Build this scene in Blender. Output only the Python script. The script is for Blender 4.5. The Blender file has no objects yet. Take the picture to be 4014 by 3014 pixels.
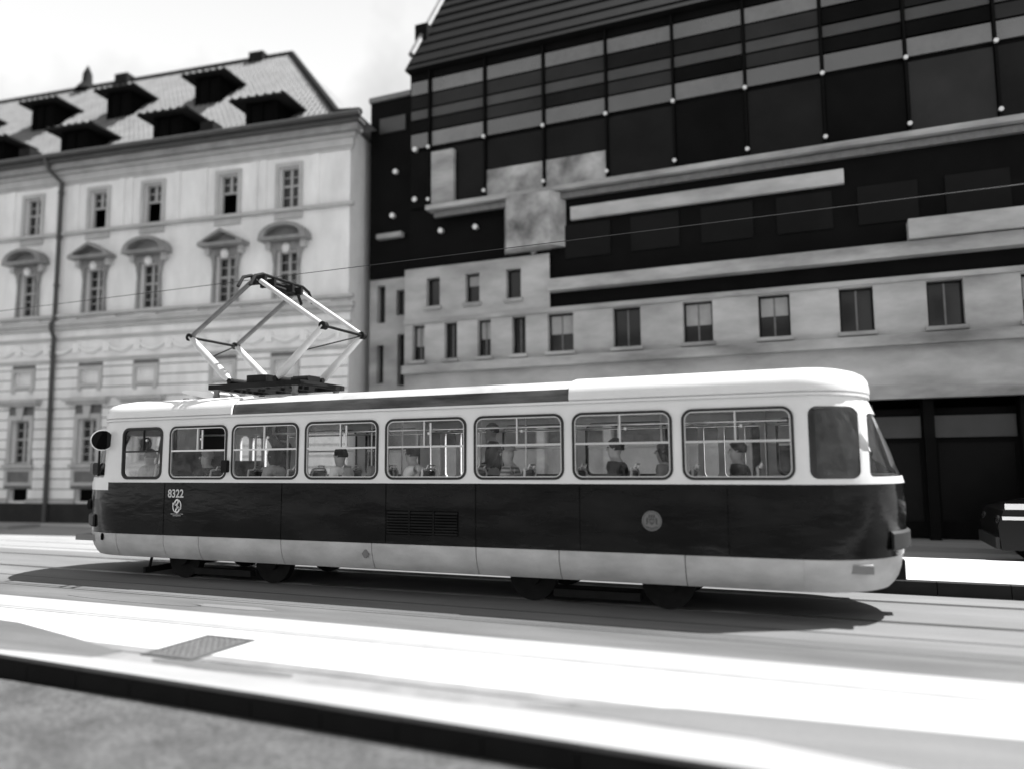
import bpy, bmesh, math, random
from mathutils import Vector, Matrix
random.seed(7)
rad = math.radians
sc = bpy.context.scene
col = sc.collection

# ------------------------------------------------------------------ camera, sky, sun, exposure
yaw, pitch, roll = rad(22.545), rad(5.797), rad(-0.468)
F = Vector((-math.sin(yaw)*math.cos(pitch), math.cos(yaw)*math.cos(pitch), math.sin(pitch)))
Rv = Vector((math.cos(yaw), math.sin(yaw), 0.0))
Uv = Rv.cross(F)
R2 = Rv*math.cos(roll) + Uv*math.sin(roll)
U2 = Uv*math.cos(roll) - Rv*math.sin(roll)
cam_d = bpy.data.cameras.new('camera')
cam = bpy.data.objects.new('camera', cam_d); col.objects.link(cam)
M = Matrix((R2, U2, -F)).transposed().to_4x4(); M.translation = Vector((0, 0, 1.926))
cam.matrix_world = M
cam_d.sensor_fit = 'HORIZONTAL'; cam_d.sensor_width = 36.0; cam_d.lens = 26.85
cam_d.clip_start = 0.05; cam_d.clip_end = 2000
cam_d.dof.use_dof = True; cam_d.dof.focus_distance = 12.2; cam_d.dof.aperture_fstop = 0.25
sc.camera = cam

SUN = Vector((0.42, 0.29, 1.0)).normalized()
world = bpy.data.worlds.new('World'); sc.world = world; world.use_nodes = True
wn = world.node_tree.nodes; wl = world.node_tree.links; wn.clear()
w_out = wn.new('ShaderNodeOutputWorld'); w_bg = wn.new('ShaderNodeBackground')
sky = wn.new('ShaderNodeTexSky'); sky.sky_type = 'NISHITA'; sky.sun_disc = False
sky.sun_elevation = math.asin(SUN.z); sky.sun_rotation = math.atan2(SUN.x, SUN.y)
sky.air_density = 1.0; sky.dust_density = 2.5; sky.ozone_density = 1.0
bw = wn.new('ShaderNodeRGBToBW'); wl.new(sky.outputs[0], bw.inputs[0])
tc = wn.new('ShaderNodeTexCoord')
nz = wn.new('ShaderNodeTexNoise'); nz.inputs['Scale'].default_value = 2.2; nz.inputs['Detail'].default_value = 6; nz.inputs['Roughness'].default_value = 0.55
wl.new(tc.outputs['Generated'], nz.inputs['Vector'])
cr = wn.new('ShaderNodeMapRange'); cr.inputs['From Min'].default_value = 0.22; cr.inputs['From Max'].default_value = 0.52
wl.new(nz.outputs['Fac'], cr.inputs['Value'])
mx = wn.new('ShaderNodeMix'); mx.data_type = 'FLOAT'
wl.new(bw.outputs[0], mx.inputs[2]); mx.inputs[3].default_value = 9.0
sxyz = wn.new('ShaderNodeSeparateXYZ'); wl.new(tc.outputs['Generated'], sxyz.inputs[0])
hz_ = wn.new('ShaderNodeMapRange'); hz_.interpolation_type = 'SMOOTHSTEP'   # haze faded towards the unseen zenith, shaped to deepen the shadows
hz_.inputs['From Min'].default_value = 0.38; hz_.inputs['From Max'].default_value = 0.95; hz_.inputs['To Min'].default_value = 1.0; hz_.inputs['To Max'].default_value = 0.25
wl.new(sxyz.outputs['Z'], hz_.inputs['Value'])
cm = wn.new('ShaderNodeMath'); cm.operation = 'MULTIPLY'; wl.new(cr.outputs['Result'], cm.inputs[0]); wl.new(hz_.outputs['Result'], cm.inputs[1])
wl.new(cm.outputs[0], mx.inputs[0])
wl.new(mx.outputs[0], w_bg.inputs['Color']); w_bg.inputs['Strength'].default_value = 0.05
wl.new(w_bg.outputs[0], w_out.inputs[0])

sun_d = bpy.data.lights.new('sun', 'SUN'); sun_d.energy = 5.0; sun_d.angle = rad(0.5); sun_d.color = (1.0, 1.0, 1.0)
sun = bpy.data.objects.new('sun', sun_d); col.objects.link(sun)
sun.rotation_euler = (-SUN).to_track_quat('-Z', 'Y').to_euler(); sun.location = SUN*60

sc.view_settings.view_transform = 'Standard'; sc.view_settings.look = 'None'
sc.view_settings.gamma = 1.0; sc.view_settings.use_curve_mapping = False
sc.view_settings.exposure = 1.2
sc.render.engine = 'CYCLES'
try:
    sc.cycles.use_denoising = True
except Exception:
    pass
sc.cycles.max_bounces = 10; sc.cycles.transparent_max_bounces = 24; sc.cycles.glossy_bounces = 5
sc.cycles.sample_clamp_indirect = 6.0

# ------------------------------------------------------------------ helpers
def mat(name, g, rough=0.6, var=0.0, scale=4.0, bump=0.0, bscale=60.0, metal=0.0, coat=0.0, spec=0.5,
        stretch=(1, 1, 1), detail=5.0, speck=0.0, speck_scale=120.0, ior=None):
    m = bpy.data.materials.new(name); m.use_nodes = True
    n = m.node_tree.nodes; l = m.node_tree.links
    b = n['Principled BSDF']
    b.inputs['Base Color'].default_value = (g, g, g, 1); b.inputs['Roughness'].default_value = rough
    b.inputs['Metallic'].default_value = metal; b.inputs['Specular IOR Level'].default_value = spec
    if ior: b.inputs['IOR'].default_value = ior
    if coat:
        b.inputs['Coat Weight'].default_value = coat; b.inputs['Coat Roughness'].default_value = 0.05
    if var or bump or speck:
        t = n.new('ShaderNodeTexCoord'); mp = n.new('ShaderNodeMapping'); mp.inputs['Scale'].default_value = stretch
        l.new(t.outputs['Object'], mp.inputs['Vector'])
        last = None
        if var:
            a = n.new('ShaderNodeTexNoise'); a.inputs['Scale'].default_value = scale; a.inputs['Detail'].default_value = detail
            a.inputs['Roughness'].default_value = 0.6
            l.new(mp.outputs[0], a.inputs['Vector'])
            r = n.new('ShaderNodeMapRange'); r.inputs['From Min'].default_value = 0.3; r.inputs['From Max'].default_value = 0.7
            r.inputs['To Min'].default_value = g*(1-var); r.inputs['To Max'].default_value = g*(1+var)
            l.new(a.outputs['Fac'], r.inputs['Value']); last = r.outputs['Result']
        if speck:
            a = n.new('ShaderNodeTexNoise'); a.inputs['Scale'].default_value = speck_scale; a.inputs['Detail'].default_value = 2
            l.new(t.outputs['Object'], a.inputs['Vector'])
            r = n.new('ShaderNodeMapRange'); r.inputs['From Min'].default_value = 0.3; r.inputs['From Max'].default_value = 0.7
            r.inputs['To Min'].default_value = 1-speck; r.inputs['To Max'].default_value = 1+speck
            l.new(a.outputs['Fac'], r.inputs['Value'])
            mu = n.new('ShaderNodeMath'); mu.operation = 'MULTIPLY'
            if last is None: mu.inputs[0].default_value = g
            else: l.new(last, mu.inputs[0])
            l.new(r.outputs['Result'], mu.inputs[1]); last = mu.outputs[0]
        if last is not None:
            cb = n.new('ShaderNodeCombineColor')
            for i in range(3): l.new(last, cb.inputs[i])
            l.new(cb.outputs[0], b.inputs['Base Color'])
        if bump:
            a = n.new('ShaderNodeTexNoise'); a.inputs['Scale'].default_value = bscale; a.inputs['Detail'].default_value = 4
            l.new(mp.outputs[0], a.inputs['Vector'])
            bp = n.new('ShaderNodeBump'); bp.inputs['Strength'].default_value = bump; bp.inputs['Distance'].default_value = 0.02
            l.new(a.outputs['Fac'], bp.inputs['Height']); l.new(bp.outputs[0], b.inputs['Normal'])
    return m

def glass_mat(name, tint=0.9, refl=1.5, dirt=0.0, haze=0.0):
    m = bpy.data.materials.new(name); m.use_nodes = True
    n = m.node_tree.nodes; l = m.node_tree.links; n.clear()
    o = n.new('ShaderNodeOutputMaterial'); t = n.new('ShaderNodeBsdfTransparent'); t.inputs[0].default_value = (tint, tint, tint, 1)
    g = n.new('ShaderNodeBsdfGlossy'); g.inputs['Roughness'].default_value = 0.02; g.inputs[0].default_value = (0.95, 0.95, 0.95, 1)
    f = n.new('ShaderNodeFresnel'); f.inputs['IOR'].default_value = refl
    mi = n.new('ShaderNodeMixShader'); l.new(f.outputs[0], mi.inputs[0]); l.new(t.outputs[0], mi.inputs[1]); l.new(g.outputs[0], mi.inputs[2])
    last = mi
    if dirt:
        d = n.new('ShaderNodeBsdfDiffuse'); d.inputs[0].default_value = (0.55, 0.55, 0.55, 1)
        tcn = n.new('ShaderNodeTexCoord'); nn = n.new('ShaderNodeTexNoise'); nn.inputs['Scale'].default_value = 7; nn.inputs['Detail'].default_value = 8
        nn.inputs['Roughness'].default_value = 0.75
        l.new(tcn.outputs['Object'], nn.inputs['Vector'])
        r = n.new('ShaderNodeMapRange'); r.inputs['From Min'].default_value = 0.4; r.inputs['From Max'].default_value = 0.75
        r.inputs['To Min'].default_value = haze; r.inputs['To Max'].default_value = dirt
        l.new(nn.outputs['Fac'], r.inputs['Value'])
        m2 = n.new('ShaderNodeMixShader'); l.new(r.outputs[0], m2.inputs[0]); l.new(mi.outputs[0], m2.inputs[1]); l.new(d.outputs[0], m2.inputs[2]); last = m2
    l.new(last.outputs[0], o.inputs[0])
    return m

class MB:
    def __init__(s): s.v = []; s.f = []
    def add(s, vs, fs):
        k = len(s.v); s.v += [tuple(p) for p in vs]; s.f += [tuple(i+k for i in f) for f in fs]; return s
    def box(s, x0, x1, y0, y1, z0, z1):
        return s.add([(x0,y0,z0),(x1,y0,z0),(x1,y1,z0),(x0,y1,z0),(x0,y0,z1),(x1,y0,z1),(x1,y1,z1),(x0,y1,z1)],
                     [(0,3,2,1),(4,5,6,7),(0,1,5,4),(1,2,6,5),(2,3,7,6),(3,0,4,7)])
    def quad(s, a, b, c, d): return s.add([a,b,c,d], [(0,1,2,3)])
    def prism_xz(s, poly, y0, y1):
        n = len(poly)
        vs = [(x,y0,z) for x,z in poly]+[(x,y1,z) for x,z in poly]
        fs = [tuple(range(n)), tuple(range(2*n-1,n-1,-1))]+[(i,n+i,n+(i+1)%n,(i+1)%n) for i in range(n)]
        return s.add(vs, fs)
    def prism_xy(s, poly, z0, z1):
        n = len(poly)
        vs = [(x,y,z0) for x,y in poly]+[(x,y,z1) for x,y in poly]
        fs = [tuple(range(n-1,-1,-1)), tuple(range(n,2*n))]+[(i,(i+1)%n,n+(i+1)%n,n+i) for i in range(n)]
        return s.add(vs, fs)
    def prism_yz(s, poly, x0, x1):
        n = len(poly)
        vs = [(x0,y,z) for y,z in poly]+[(x1,y,z) for y,z in poly]
        fs = [tuple(range(n-1,-1,-1)), tuple(range(n,2*n))]+[(i,(i+1)%n,n+(i+1)%n,n+i) for i in range(n)]
        return s.add(vs, fs)
    def loft(s, rings, closed=True, cap=False, loop=False):
        n = len(rings[0]); k = len(s.v); m = len(rings)
        for r in rings: s.v += [tuple(p) for p in r]
        for j in range(m if loop else m-1):
            j2 = (j+1) % m
            for i in range(n if closed else n-1):
                i2 = (i+1) % n
                s.f.append((k+j*n+i, k+j*n+i2, k+j2*n+i2, k+j2*n+i))
        if cap:
            s.f.append(tuple(k+i for i in range(n-1,-1,-1))); s.f.append(tuple(k+(m-1)*n+i for i in range(n)))
        return s
    def tube(s, pts, r, n=8, cap=True):
        pts = [Vector(p) for p in pts]; rs = r if isinstance(r, (list,tuple)) else [r]*len(pts)
        rings = []; prev = None
        for i,p in enumerate(pts):
            d = (pts[min(i+1,len(pts)-1)]-pts[max(i-1,0)]).normalized()
            a = Vector((0,0,1)) if abs(d.z) < 0.95 else Vector((1,0,0))
            if prev is not None and (prev - d*prev.dot(d)).length > 1e-3: u = (prev-d*prev.dot(d)).normalized()
            else: u = d.cross(a).normalized()
            w = d.cross(u); prev = u
            rings.append([p+(u*math.cos(2*math.pi*j/n)+w*math.sin(2*math.pi*j/n))*rs[i] for j in range(n)])
        return s.loft(rings, True, cap)
    def ellipsoid(s, c, rx, ry, rz, nu=12, nv=8, v0=0.0, v1=math.pi):
        rings = []
        for j in range(nv+1):
            t = v0+(v1-v0)*j/nv; q = max(math.sin(t),1e-3)
            rings.append([(c[0]+rx*q*math.cos(2*math.pi*i/nu), c[1]+ry*q*math.sin(2*math.pi*i/nu), c[2]+rz*math.cos(t)) for i in range(nu)])
        return s.loft(rings, True, True)
    def mesh(s, name, m=None, smooth=None):
        me = bpy.data.meshes.new(name); me.from_pydata(s.v, [], s.f); me.update()
        bm = bmesh.new(); bm.from_mesh(me); bmesh.ops.recalc_face_normals(bm, faces=bm.faces); bm.to_mesh(me); bm.free()
        if m: me.materials.append(m)
        if smooth:
            me.polygons.foreach_set('use_smooth', [True]*len(me.polygons)); me.set_sharp_from_angle(angle=rad(smooth))
        return me
    def build(s, name, m=None, parent=None, smooth=None, loc=None):
        return link(name, s.mesh(name, m, smooth), parent, loc)

def link(name, me, parent=None, loc=None):
    o = bpy.data.objects.new(name, me); col.objects.link(o)
    if parent: o.parent = parent
    if loc: o.location = loc
    return o
def thing(name, label, cat, loc=(0,0,0), rz=0.0, group=None):
    o = bpy.data.objects.new(name, None); col.objects.link(o); o.location = loc; o.rotation_euler = (0,0,rz)
    o.empty_display_size = 0.2
    return tag(o, label, cat, group)
def tag(o, label, cat, group=None):
    o['label'] = label; o['category'] = cat
    if group: o['group'] = group
    return o
def structure(o): o['kind'] = 'structure'; return o
def stuff(o): o['kind'] = 'stuff'; return o
def rrect(x0, x1, z0, z1, r, n=6):
    pts = []
    for cx, cz, a0 in ((x1-r,z1-r,0),(x0+r,z1-r,90),(x0+r,z0+r,180),(x1-r,z0+r,270)):
        for i in range(n+1):
            a = rad(a0+90*i/n); pts.append((cx+r*math.cos(a), cz+r*math.sin(a)))
    return pts
def frame_ring(mb, outer, inner, y0, y1):
    # closed picture-frame solid between two outlines of equal length in the x-z plane
    mb.loft([[(x,y0,z) for x,z in outer],[(x,y0,z) for x,z in inner],[(x,y1,z) for x,z in inner],[(x,y1,z) for x,z in outer]], True, False, True)
def bake(o):
    dg = bpy.context.evaluated_depsgraph_get(); dg.update()
    me = bpy.data.meshes.new_from_object(o.evaluated_get(dg))
    o.modifiers.clear(); old = o.data; o.data = me
    return o
def cut(o, cutter_mb):
    c = cutter_mb.build('cutter'); c.parent = o.parent
    md = o.modifiers.new('cut', 'BOOLEAN'); md.operation = 'DIFFERENCE'; md.solver = 'EXACT'; md.object = c
    bake(o); cm = c.data; bpy.data.objects.remove(c); bpy.data.meshes.remove(cm)
    return o
def text_mesh(body, size, m, name, parent, loc, xscale=1.0, align='LEFT', bold=0.0):
    cu = bpy.data.curves.new('txt', 'FONT'); cu.body = body; cu.size = size; cu.extrude = 0.001; cu.offset = bold; cu.align_x = align
    t = bpy.data.objects.new('txt', cu); col.objects.link(t)
    dg = bpy.context.evaluated_depsgraph_get(); dg.update()
    me = bpy.data.meshes.new_from_object(t.evaluated_get(dg)); bpy.data.objects.remove(t)
    for v in me.vertices: x,y,z = v.co; v.co = (x*xscale, -z, y)
    me.materials.clear(); me.materials.append(m)
    return link(name, me, parent, loc)
def wall_openings(mb, x0, x1, z0, z1, ops, y=0.0, depth=0.22):
    xs = sorted({x0,x1}|{a for o in ops for a in o[:2]}); zs = sorted({z0,z1}|{a for o in ops for a in o[2:4]})
    xs = [x for x in xs if x0-1e-6 <= x <= x1+1e-6]; zs = [z for z in zs if z0-1e-6 <= z <= z1+1e-6]
    for i in range(len(xs)-1):
        for j in range(len(zs)-1):
            cx, cz = (xs[i]+xs[i+1])/2, (zs[j]+zs[j+1])/2
            if any(o[0]<cx<o[1] and o[2]<cz<o[3] for o in ops): continue
            mb.quad((xs[i],y,zs[j]),(xs[i+1],y,zs[j]),(xs[i+1],y,zs[j+1]),(xs[i],y,zs[j+1]))
    for a,b,c,d in (ops if depth else []):
        e = y+depth
        mb.quad((a,y,c),(b,y,c),(b,e,c),(a,e,c)); mb.quad((a,y,d),(a,e,d),(b,e,d),(b,y,d))
        mb.quad((a,y,c),(a,e,c),(a,e,d),(a,y,d)); mb.quad((b,y,c),(b,y,d),(b,e,d),(b,e,c))

# ------------------------------------------------------------------ materials
M_asph = mat('worn_asphalt', 0.060, 0.9, 0.38, 2.2, 0.6, 90, speck=0.55, speck_scale=26, detail=9)
M_road = mat('pale_road', 0.27, 0.85, 0.16, 0.8, 0.3, 70, stretch=(0.35,1.6,1), speck=0.12, speck_scale=80)
M_white_road = mat('pale_concrete_lane', 0.46, 0.8, 0.07, 0.7, 0.2, 60, stretch=(0.25,1.5,1), speck=0.05)
M_mid_road = mat('patched_asphalt', 0.095, 0.9, 0.30, 0.9, 0.4, 80, stretch=(0.3,2.2,1), speck=0.2)
M_lane = mat('dark_lane_asphalt', 0.088, 0.9, 0.35, 0.9, 0.4, 80, stretch=(0.3,2.2,1), speck=0.2)
M_rail_near = mat('worn_flush_rail', 0.27, 0.6, 0.15, 2)
M_bed = mat('track_concrete', 0.24, 0.85, 0.18, 1.0, 0.3, 70, stretch=(0.3,1.8,1), speck=0.12)
M_bed_dark = mat('track_asphalt', 0.125, 0.9, 0.2, 1.0, 0.3, 70, stretch=(0.3,1.8,1), speck=0.15)
M_kerb = mat('dark_kerb_stone', 0.012, 0.9, 0.2, 2.5, 0.2, 60, spec=0.1)
M_kerb2 = mat('basalt_kerb', 0.02, 0.9, 0.2, 2.5, 0.2, 60, spec=0.15)
M_cobble = mat('granite_sett', 0.17, 0.85, 0.25, 2.0, 0.3, 60, speck=0.2)
M_rail = mat('rail_steel', 0.35, 0.3, 0.1, 3, metal=0.9)
M_iron = mat('cast_iron', 0.06, 0.6, 0.2, 9, 0.2)
M_groove_shade = mat('groove_shade_paint', 0.16, 0.95, 0.2, 3.0)  # dark tone that paints shade into the rustication grooves
M_hood = mat('weathered_sandstone', 0.26, 0.9, 0.25, 2.0, 0.2, 30)
M_plaster = mat('pale_plaster', 0.80, 0.9, 0.17, 1.1, 0.15, 25, stretch=(1,1,0.35), speck=0.05, speck_scale=30, detail=8)
M_trim = mat('plaster_trim', 0.46, 0.9, 0.14, 1.5, 0.1, 30)
M_plinth = mat('stone_plinth', 0.03, 0.9, 0.2, 2.0, 0.3, 30, spec=0.2)
M_tile = mat('roof_tile', 0.15, 0.8, 0.22, 1.5, 0.2, 40, detail=8)
M_dormer = mat('dormer_wood', 0.005, 0.9, 0.2, 4, spec=0.0)
M_dtile = mat('dormer_tile', 0.02, 0.9, 0.2, 4, spec=0.05)
M_pipe = mat('zinc_pipe', 0.06, 0.6, 0.15, 3)
M_sash = mat('window_sash', 0.40, 0.6, 0.08, 6)
M_wdark = mat('window_glass_dark', 0.02, 0.08, spec=0.5)
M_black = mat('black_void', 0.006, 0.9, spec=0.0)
M_twhite = mat('tram_cream_paint', 0.74, 0.32, 0.05, 1.6, 0.02, 8, coat=0.25, speck=0.02)
M_tskirt = mat('tram_skirt_paint', 0.48, 0.5, 0.2, 1.6, 0.05, 12, stretch=(1,1,2.2), speck=0.05)
M_tdark = mat('tram_dark_paint', 0.006, 0.14, 1.0, 1.5, 0.6, 1.6, spec=0.22, stretch=(.7,1,2.0), detail=7)  # blotchy tone variation paints soft reflections into the dark sides
M_troof = mat('tram_roof_paint', 0.40, 0.45, 0.28, 1.3, 0.03, 10, coat=0.2)
M_tgrey = mat('tram_roof_side', 0.055, 0.3, 0.95, 2.2, 0.4, 2.0, stretch=(.5,1,3.0), detail=8)  # streaky blotches put wavy reflections into the roof-side colour
M_rubber = mat('rubber_gasket', 0.012, 0.6)
M_alu = mat('aluminium', 0.7, 0.3, metal=0.8)
M_metal = mat('grey_metal', 0.16, 0.5, 0.2, 8, metal=0.3)
M_dmetal = mat('dark_metal', 0.012, 0.7, 0.3, 8, spec=0.15)
M_arm = mat('pantograph_paint', 0.55, 0.4, 0.08, 6)
M_glass = glass_mat('tram_glass', 0.97, 1.28, 0.16, 0.0)
M_glass2 = glass_mat('clear_glass', 0.96, 1.35)
M_floor = mat('tram_floor', 0.22, 0.7)
M_inner = mat('tram_lining', 0.75, 0.6, 0.06, 2)
M_seat = mat('seat_shell', 0.05, 0.45, 0.1, 5)
M_seat_edge = mat('seat_edging', 0.8, 0.5)
M_part = mat('cab_partition', 0.03, 0.6)
M_letter = mat('number_print', 0.55, 0.5)
M_logo = mat('emblem_print', 0.72, 0.5)
M_crest = mat('crest_print', 0.14, 0.5)
M_crest_d = mat('crest_print_dark', 0.05, 0.5)
M_clad = mat('dark_cladding', 0.004, 0.7, 0.3, 1.2, 0.05, 20, spec=0.08)
M_pane_bright = mat('frosted_glass', 0.045, 0.2, 0.35, 0.8, spec=0.9, ior=1.8)
M_pane_dim = mat('dim_glass', 0.04, 0.3, 0.3, 0.8, spec=0.5)
M_pane_dark = mat('dark_glass', 0.006, 0.35, 0.4, 0.6, spec=0.10)
M_ledge = mat('pale_stone_ledge', 0.34, 0.8, 0.55, 0.9, stretch=(.45,1,1.5))
M_pale = mat('pale_stone_wall', 0.40, 0.85, 0.42, 0.8, 0.1, 30, stretch=(.5,1,1.2), detail=7)
M_reflection = mat('painted_reflection', 0.30, 0.7, 0.75, 1.1, detail=3)  # pale blotches stand in for a reflection on the glazing
M_blind = mat('window_blind', 0.35, 0.9, 0.1)
PB = [mat('frosted_glass', v, 0.2, 0.5, 0.7, spec=0.9, ior=1.7) for v in (0.02,0.045,0.075)]
PD = [mat('dark_glass', v, 0.3, 0.5, 0.7, spec=sp) for v,sp in ((0.004,0.05),(0.007,0.12),(0.014,0.25))]
M_fix = mat('polished_fixing', 0.7, 0.3, metal=0.5)
M_mansard = mat('slate_roof', 0.006, 0.8, 0.3, 2.0, 0.2, 30, spec=0.1)
M_opp = mat('stucco', 0.5, 0.9, 0.1, 1.0)
M_wire = mat('copper_wire', 0.03, 0.5, metal=0.5)
M_car = mat('car_paint', 0.008, 0.3, spec=0.2)
M_car_roof = mat('car_roof_paint', 0.8, 0.4)
M_tyre = mat('tyre', 0.015, 0.8)

# ------------------------------------------------------------------ ground
X0, X1 = -70.0, 60.0
def strip(name, y0, y1, m, z=0.0, x0=X0, x1=X1, th=0.25):
    return structure(MB().box(x0, x1, y0, y1, z-th, z).build(name, m))
structure(MB().box(-900, 900, -900, 900, -1.2, -0.9).build('ground', M_road))
strip('road', -18.0, 5.30, M_asph, -0.18)
def kerb_y(x): return 5.085-0.036*max(-15.0, min(15.0, x))
pb = MB(); pb.prism_xy([(X0,kerb_y(-15)+.10),(-15,kerb_y(-15)+.10),(15,kerb_y(15)+.10),(X1,kerb_y(15)+.10),(X1,5.735),(X0,5.735)], -0.25, 0.0); plat = structure(pb.build('platform', M_road))

for i in range(64):
    x = -24.0 + i*0.72; g = 0.006; y0, y1 = kerb_y(x+g), kerb_y(x+.72-g); h = random.uniform(-0.003, 0.003)
    kb = MB(); kb.prism_xy([(x+g,y0),(x+.72-g,y1),(x+.72-g,y1+.096),(x+g,y0+.096)], -0.3, h); kb.build('kerb_stone', M_kerb, plat)
strip('paving_band', 5.735, 6.22, M_cobble)
strip('pale_lane', 6.22, 7.22, M_white_road)
strip('near_track_bed', 7.22, 7.95, M_road)
strip('lane_edge', 7.95, 9.02, M_lane)
strip('track_bed', 9.02, 12.50, M_bed_dark)
strip('far_track_bed', 12.50, 15.6, M_bed)
strip('far_road', 15.6, 40.0, M_road)
plat2 = structure(MB().box(-9.5, X1, 12.66, 15.5, -0.02, 0.19).build('tram_stop_island', M_white_road))
for i in range(36):
    x = -9.5 + i*0.9
    MB().box(x+0.006, x+0.894, 12.50, 12.655, -0.02, 0.185).build('kerb_stone', M_kerb2, plat2)
isl = structure(MB().box(-40, -23.45, 16.0, 17.05, -0.02, 0.10).build('traffic_island', M_road))
# pavement along the houses
structure(MB().add([(-60,13.2,-0.03),(-13.3,18.55,-0.03),(-13.3,24,-0.03),(-60,24,-0.03),(-60,13.2,0.03),(-13.3,18.55,0.03),(-13.3,24,0.03),(-60,24,0.03)],
    [(0,3,2,1),(4,5,6,7),(0,1,5,4),(1,2,6,5),(2,3,7,6),(3,0,4,7)]).build('pavement', M_white_road))
structure(MB().box(-13.25, X1, 18.3, 24, -0.05, 0.10).build('far_pavement', M_bed))
for y in (7.28, 8.715, 10.30, 11.735):
    mb = MB(); mb.box(X0, X1, y-0.035, y+0.03, -0.1, 0.006); mb.box(X0, X1, y+0.065, y+0.085, -0.1, 0.005)
    structure(mb.build('rail', M_rail if y > 9 else (M_rail_near if y < 8 else M_lane)))
    structure(MB().box(X0, X1, y+0.03, y+0.065, -0.1, 0.0015).build('rail_groove', M_black if y > 9 else (M_road if y < 8 else M_lane)))
# tar seams running along the street
for y, w in ((9.46, 0.05), (12.82, 0.06), (13.7, 0.06), (6.02, 0.03)):
    structure(MB().box(X0, X1, y-w/2, y+w/2, -0.05, 0.003).build('road_seam', M_iron))

# worn patches of asphalt beside the paving band
def patch(pts, m, name='asphalt_patch'):
    mb = MB(); mb.prism_xy(pts, -0.02, 0.004); return structure(mb.build(name, m))
def blob(cx, cy, rx, ry, n=18, j=0.18):
    return [(cx+rx*math.cos(2*math.pi*i/n)*(1+random.uniform(-j,j)), cy+ry*math.sin(2*math.pi*i/n)*(1+random.uniform(-j,j))) for i in range(n)]
patch([(-30,5.9),(-8.2,5.62),(-7.0,5.72),(-6.9,5.98),(-8.0,6.28),(-9.4,6.62),(-14,6.9),(-30,7.2)], M_mid_road)
patch([(-2.4,5.86),(-.6,5.74),(0.5,5.50),(1.2,5.22),(14,4.9),(14,6.40),(3.5,6.46),(1.3,6.42),(-1.2,6.24)], M_bed_dark)
patch(blob(-5.6,5.88,0.9,0.10), M_mid_road)
patch(blob(-9.2,8.25,1.3,0.12), M_mid_road)
patch(blob(-7.6,8.35,0.7,0.10), M_bed_dark)

# drain grate
gr = thing('drain_grate', 'rusty square drain grate set in the pale lane near the kerb', 'drain grate', (-6.27, 6.42, 0.0))
mb = MB(); frame_ring(mb, [(-.34,-.46),(.34,-.46),(.34,.46),(-.34,.46)], [(-.28,-.40),(.28,-.40),(.28,.40),(-.28,.40)], 0.0, 0.014)
for i,(x,y,z) in enumerate(mb.v): mb.v[i] = (x, z, y)
mb.build('frame', M_iron, gr)
MB().box(-.28,.28,-.40,.40,-0.02,0.0045).build('pit', M_black, gr)
for i in range(7):
    x = -0.24+i*0.08; MB().box(x-0.022, x+0.022, -0.40, 0.40, 0.003, 0.011).build('bar', M_metal, gr)
for i in range(9):
    y = -0.36+i*0.09; MB().box(-0.28, 0.28, y-0.012, y+0.012, 0.003, 0.010).build('cross_bar', M_metal, gr)

# ------------------------------------------------------------------ the old house
HR = rad(7.0)
house = thing('town_house', 'pale stuccoed baroque town house with tiled dormer roof and pedimented windows', 'town house', (-13.49, 19.46, 0), HR)
S0 = -30.0
ctr = [-12.48, -9.63, -7.38, -4.42, -2.17]
ops = []
for i,c in enumerate(ctr):
    ops += [(c-.36,c+.36,10.06,11.42),(c-.38,c+.38,7.14,8.66),(c-.37,c+.37,4.69,5.16),(c-.39,c+.39,2.02,3.51),(c-.40,c+.40,0.74,1.16)]
mb = MB(); wall_openings(mb, S0, -0.02, 0.0, 12.5, ops, 0.0, 0.24)
mb.quad((-0.02,0,0),(-0.02,0,12.5),(-0.02,13.5,12.5),(-0.02,13.5,0)); mb.quad((S0,0,0),(S0,13.5,0),(S0,13.5,12.5),(S0,0,12.5))
mb.quad((S0,13.5,0),(-0.02,13.5,0),(-0.02,13.5,12.5),(S0,13.5,12.5))
mb.build('wall', M_plaster, house)
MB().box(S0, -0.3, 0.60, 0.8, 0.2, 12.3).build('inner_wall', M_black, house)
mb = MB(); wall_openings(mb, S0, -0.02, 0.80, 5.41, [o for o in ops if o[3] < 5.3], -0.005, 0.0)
mb.build('groove_shade_bed', M_groove_shade, house)  # darker sheet behind the courses, groove shade put into its colour
# plinth
segs = []
xs = [S0]+[v for c in ctr for v in (c-.41,c+.41)]+[0.03]
for a,b in zip(xs[0::2], xs[1::2]): MB().box(a,b,-0.09,-0.002,0.68,0.80).build('plinth_cap', M_trim, house)
MB().box(S0,0.03,-0.085,-0.002,0.0,0.678).build('plinth', M_plinth, house)
for c in ctr: MB().box(c-.395,c+.395,0.19,0.23,0.745,1.155).build('cellar_window', M_black, house)
# rusticated courses
z = 0.83; k = 0
while z < 5.35:
    z1 = min(z+0.305, 5.40)
    blk = []
    for c in ctr:
        if z1 > 0.72 and z < 1.2: blk.append((c-.44,c+.44))
        if z1 > 1.25 and z < 1.95: blk.append((c-.62,c+.62))
        if z1 > 1.93 and z < 3.9: blk.append((c-.56,c+.56))
        elif z1 > 3.85 and z < 4.22: blk.append((c-.86,c+.86))
        if z1 > 4.55 and z < 5.28: blk.append((c-.52,c+.52))
    merged = []
    for a,b in sorted(blk):
        if merged and a <= merged[-1][1]: merged[-1] = (merged[-1][0], max(b, merged[-1][1]))
        else: merged.append((a,b))
    x = -16.0
    for a,b in merged+[(0.02,0.02)]:
        if a-x > 0.05:
            MB().box(x, a, -0.04, -0.0055, z, z1).build('stone_course', M_plaster, house)
        x = b
    MB().box(S0, -16.01, -0.04, -0.0055, z, z1).build('stone_course', M_plaster, house)
    z += 0.34
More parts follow.
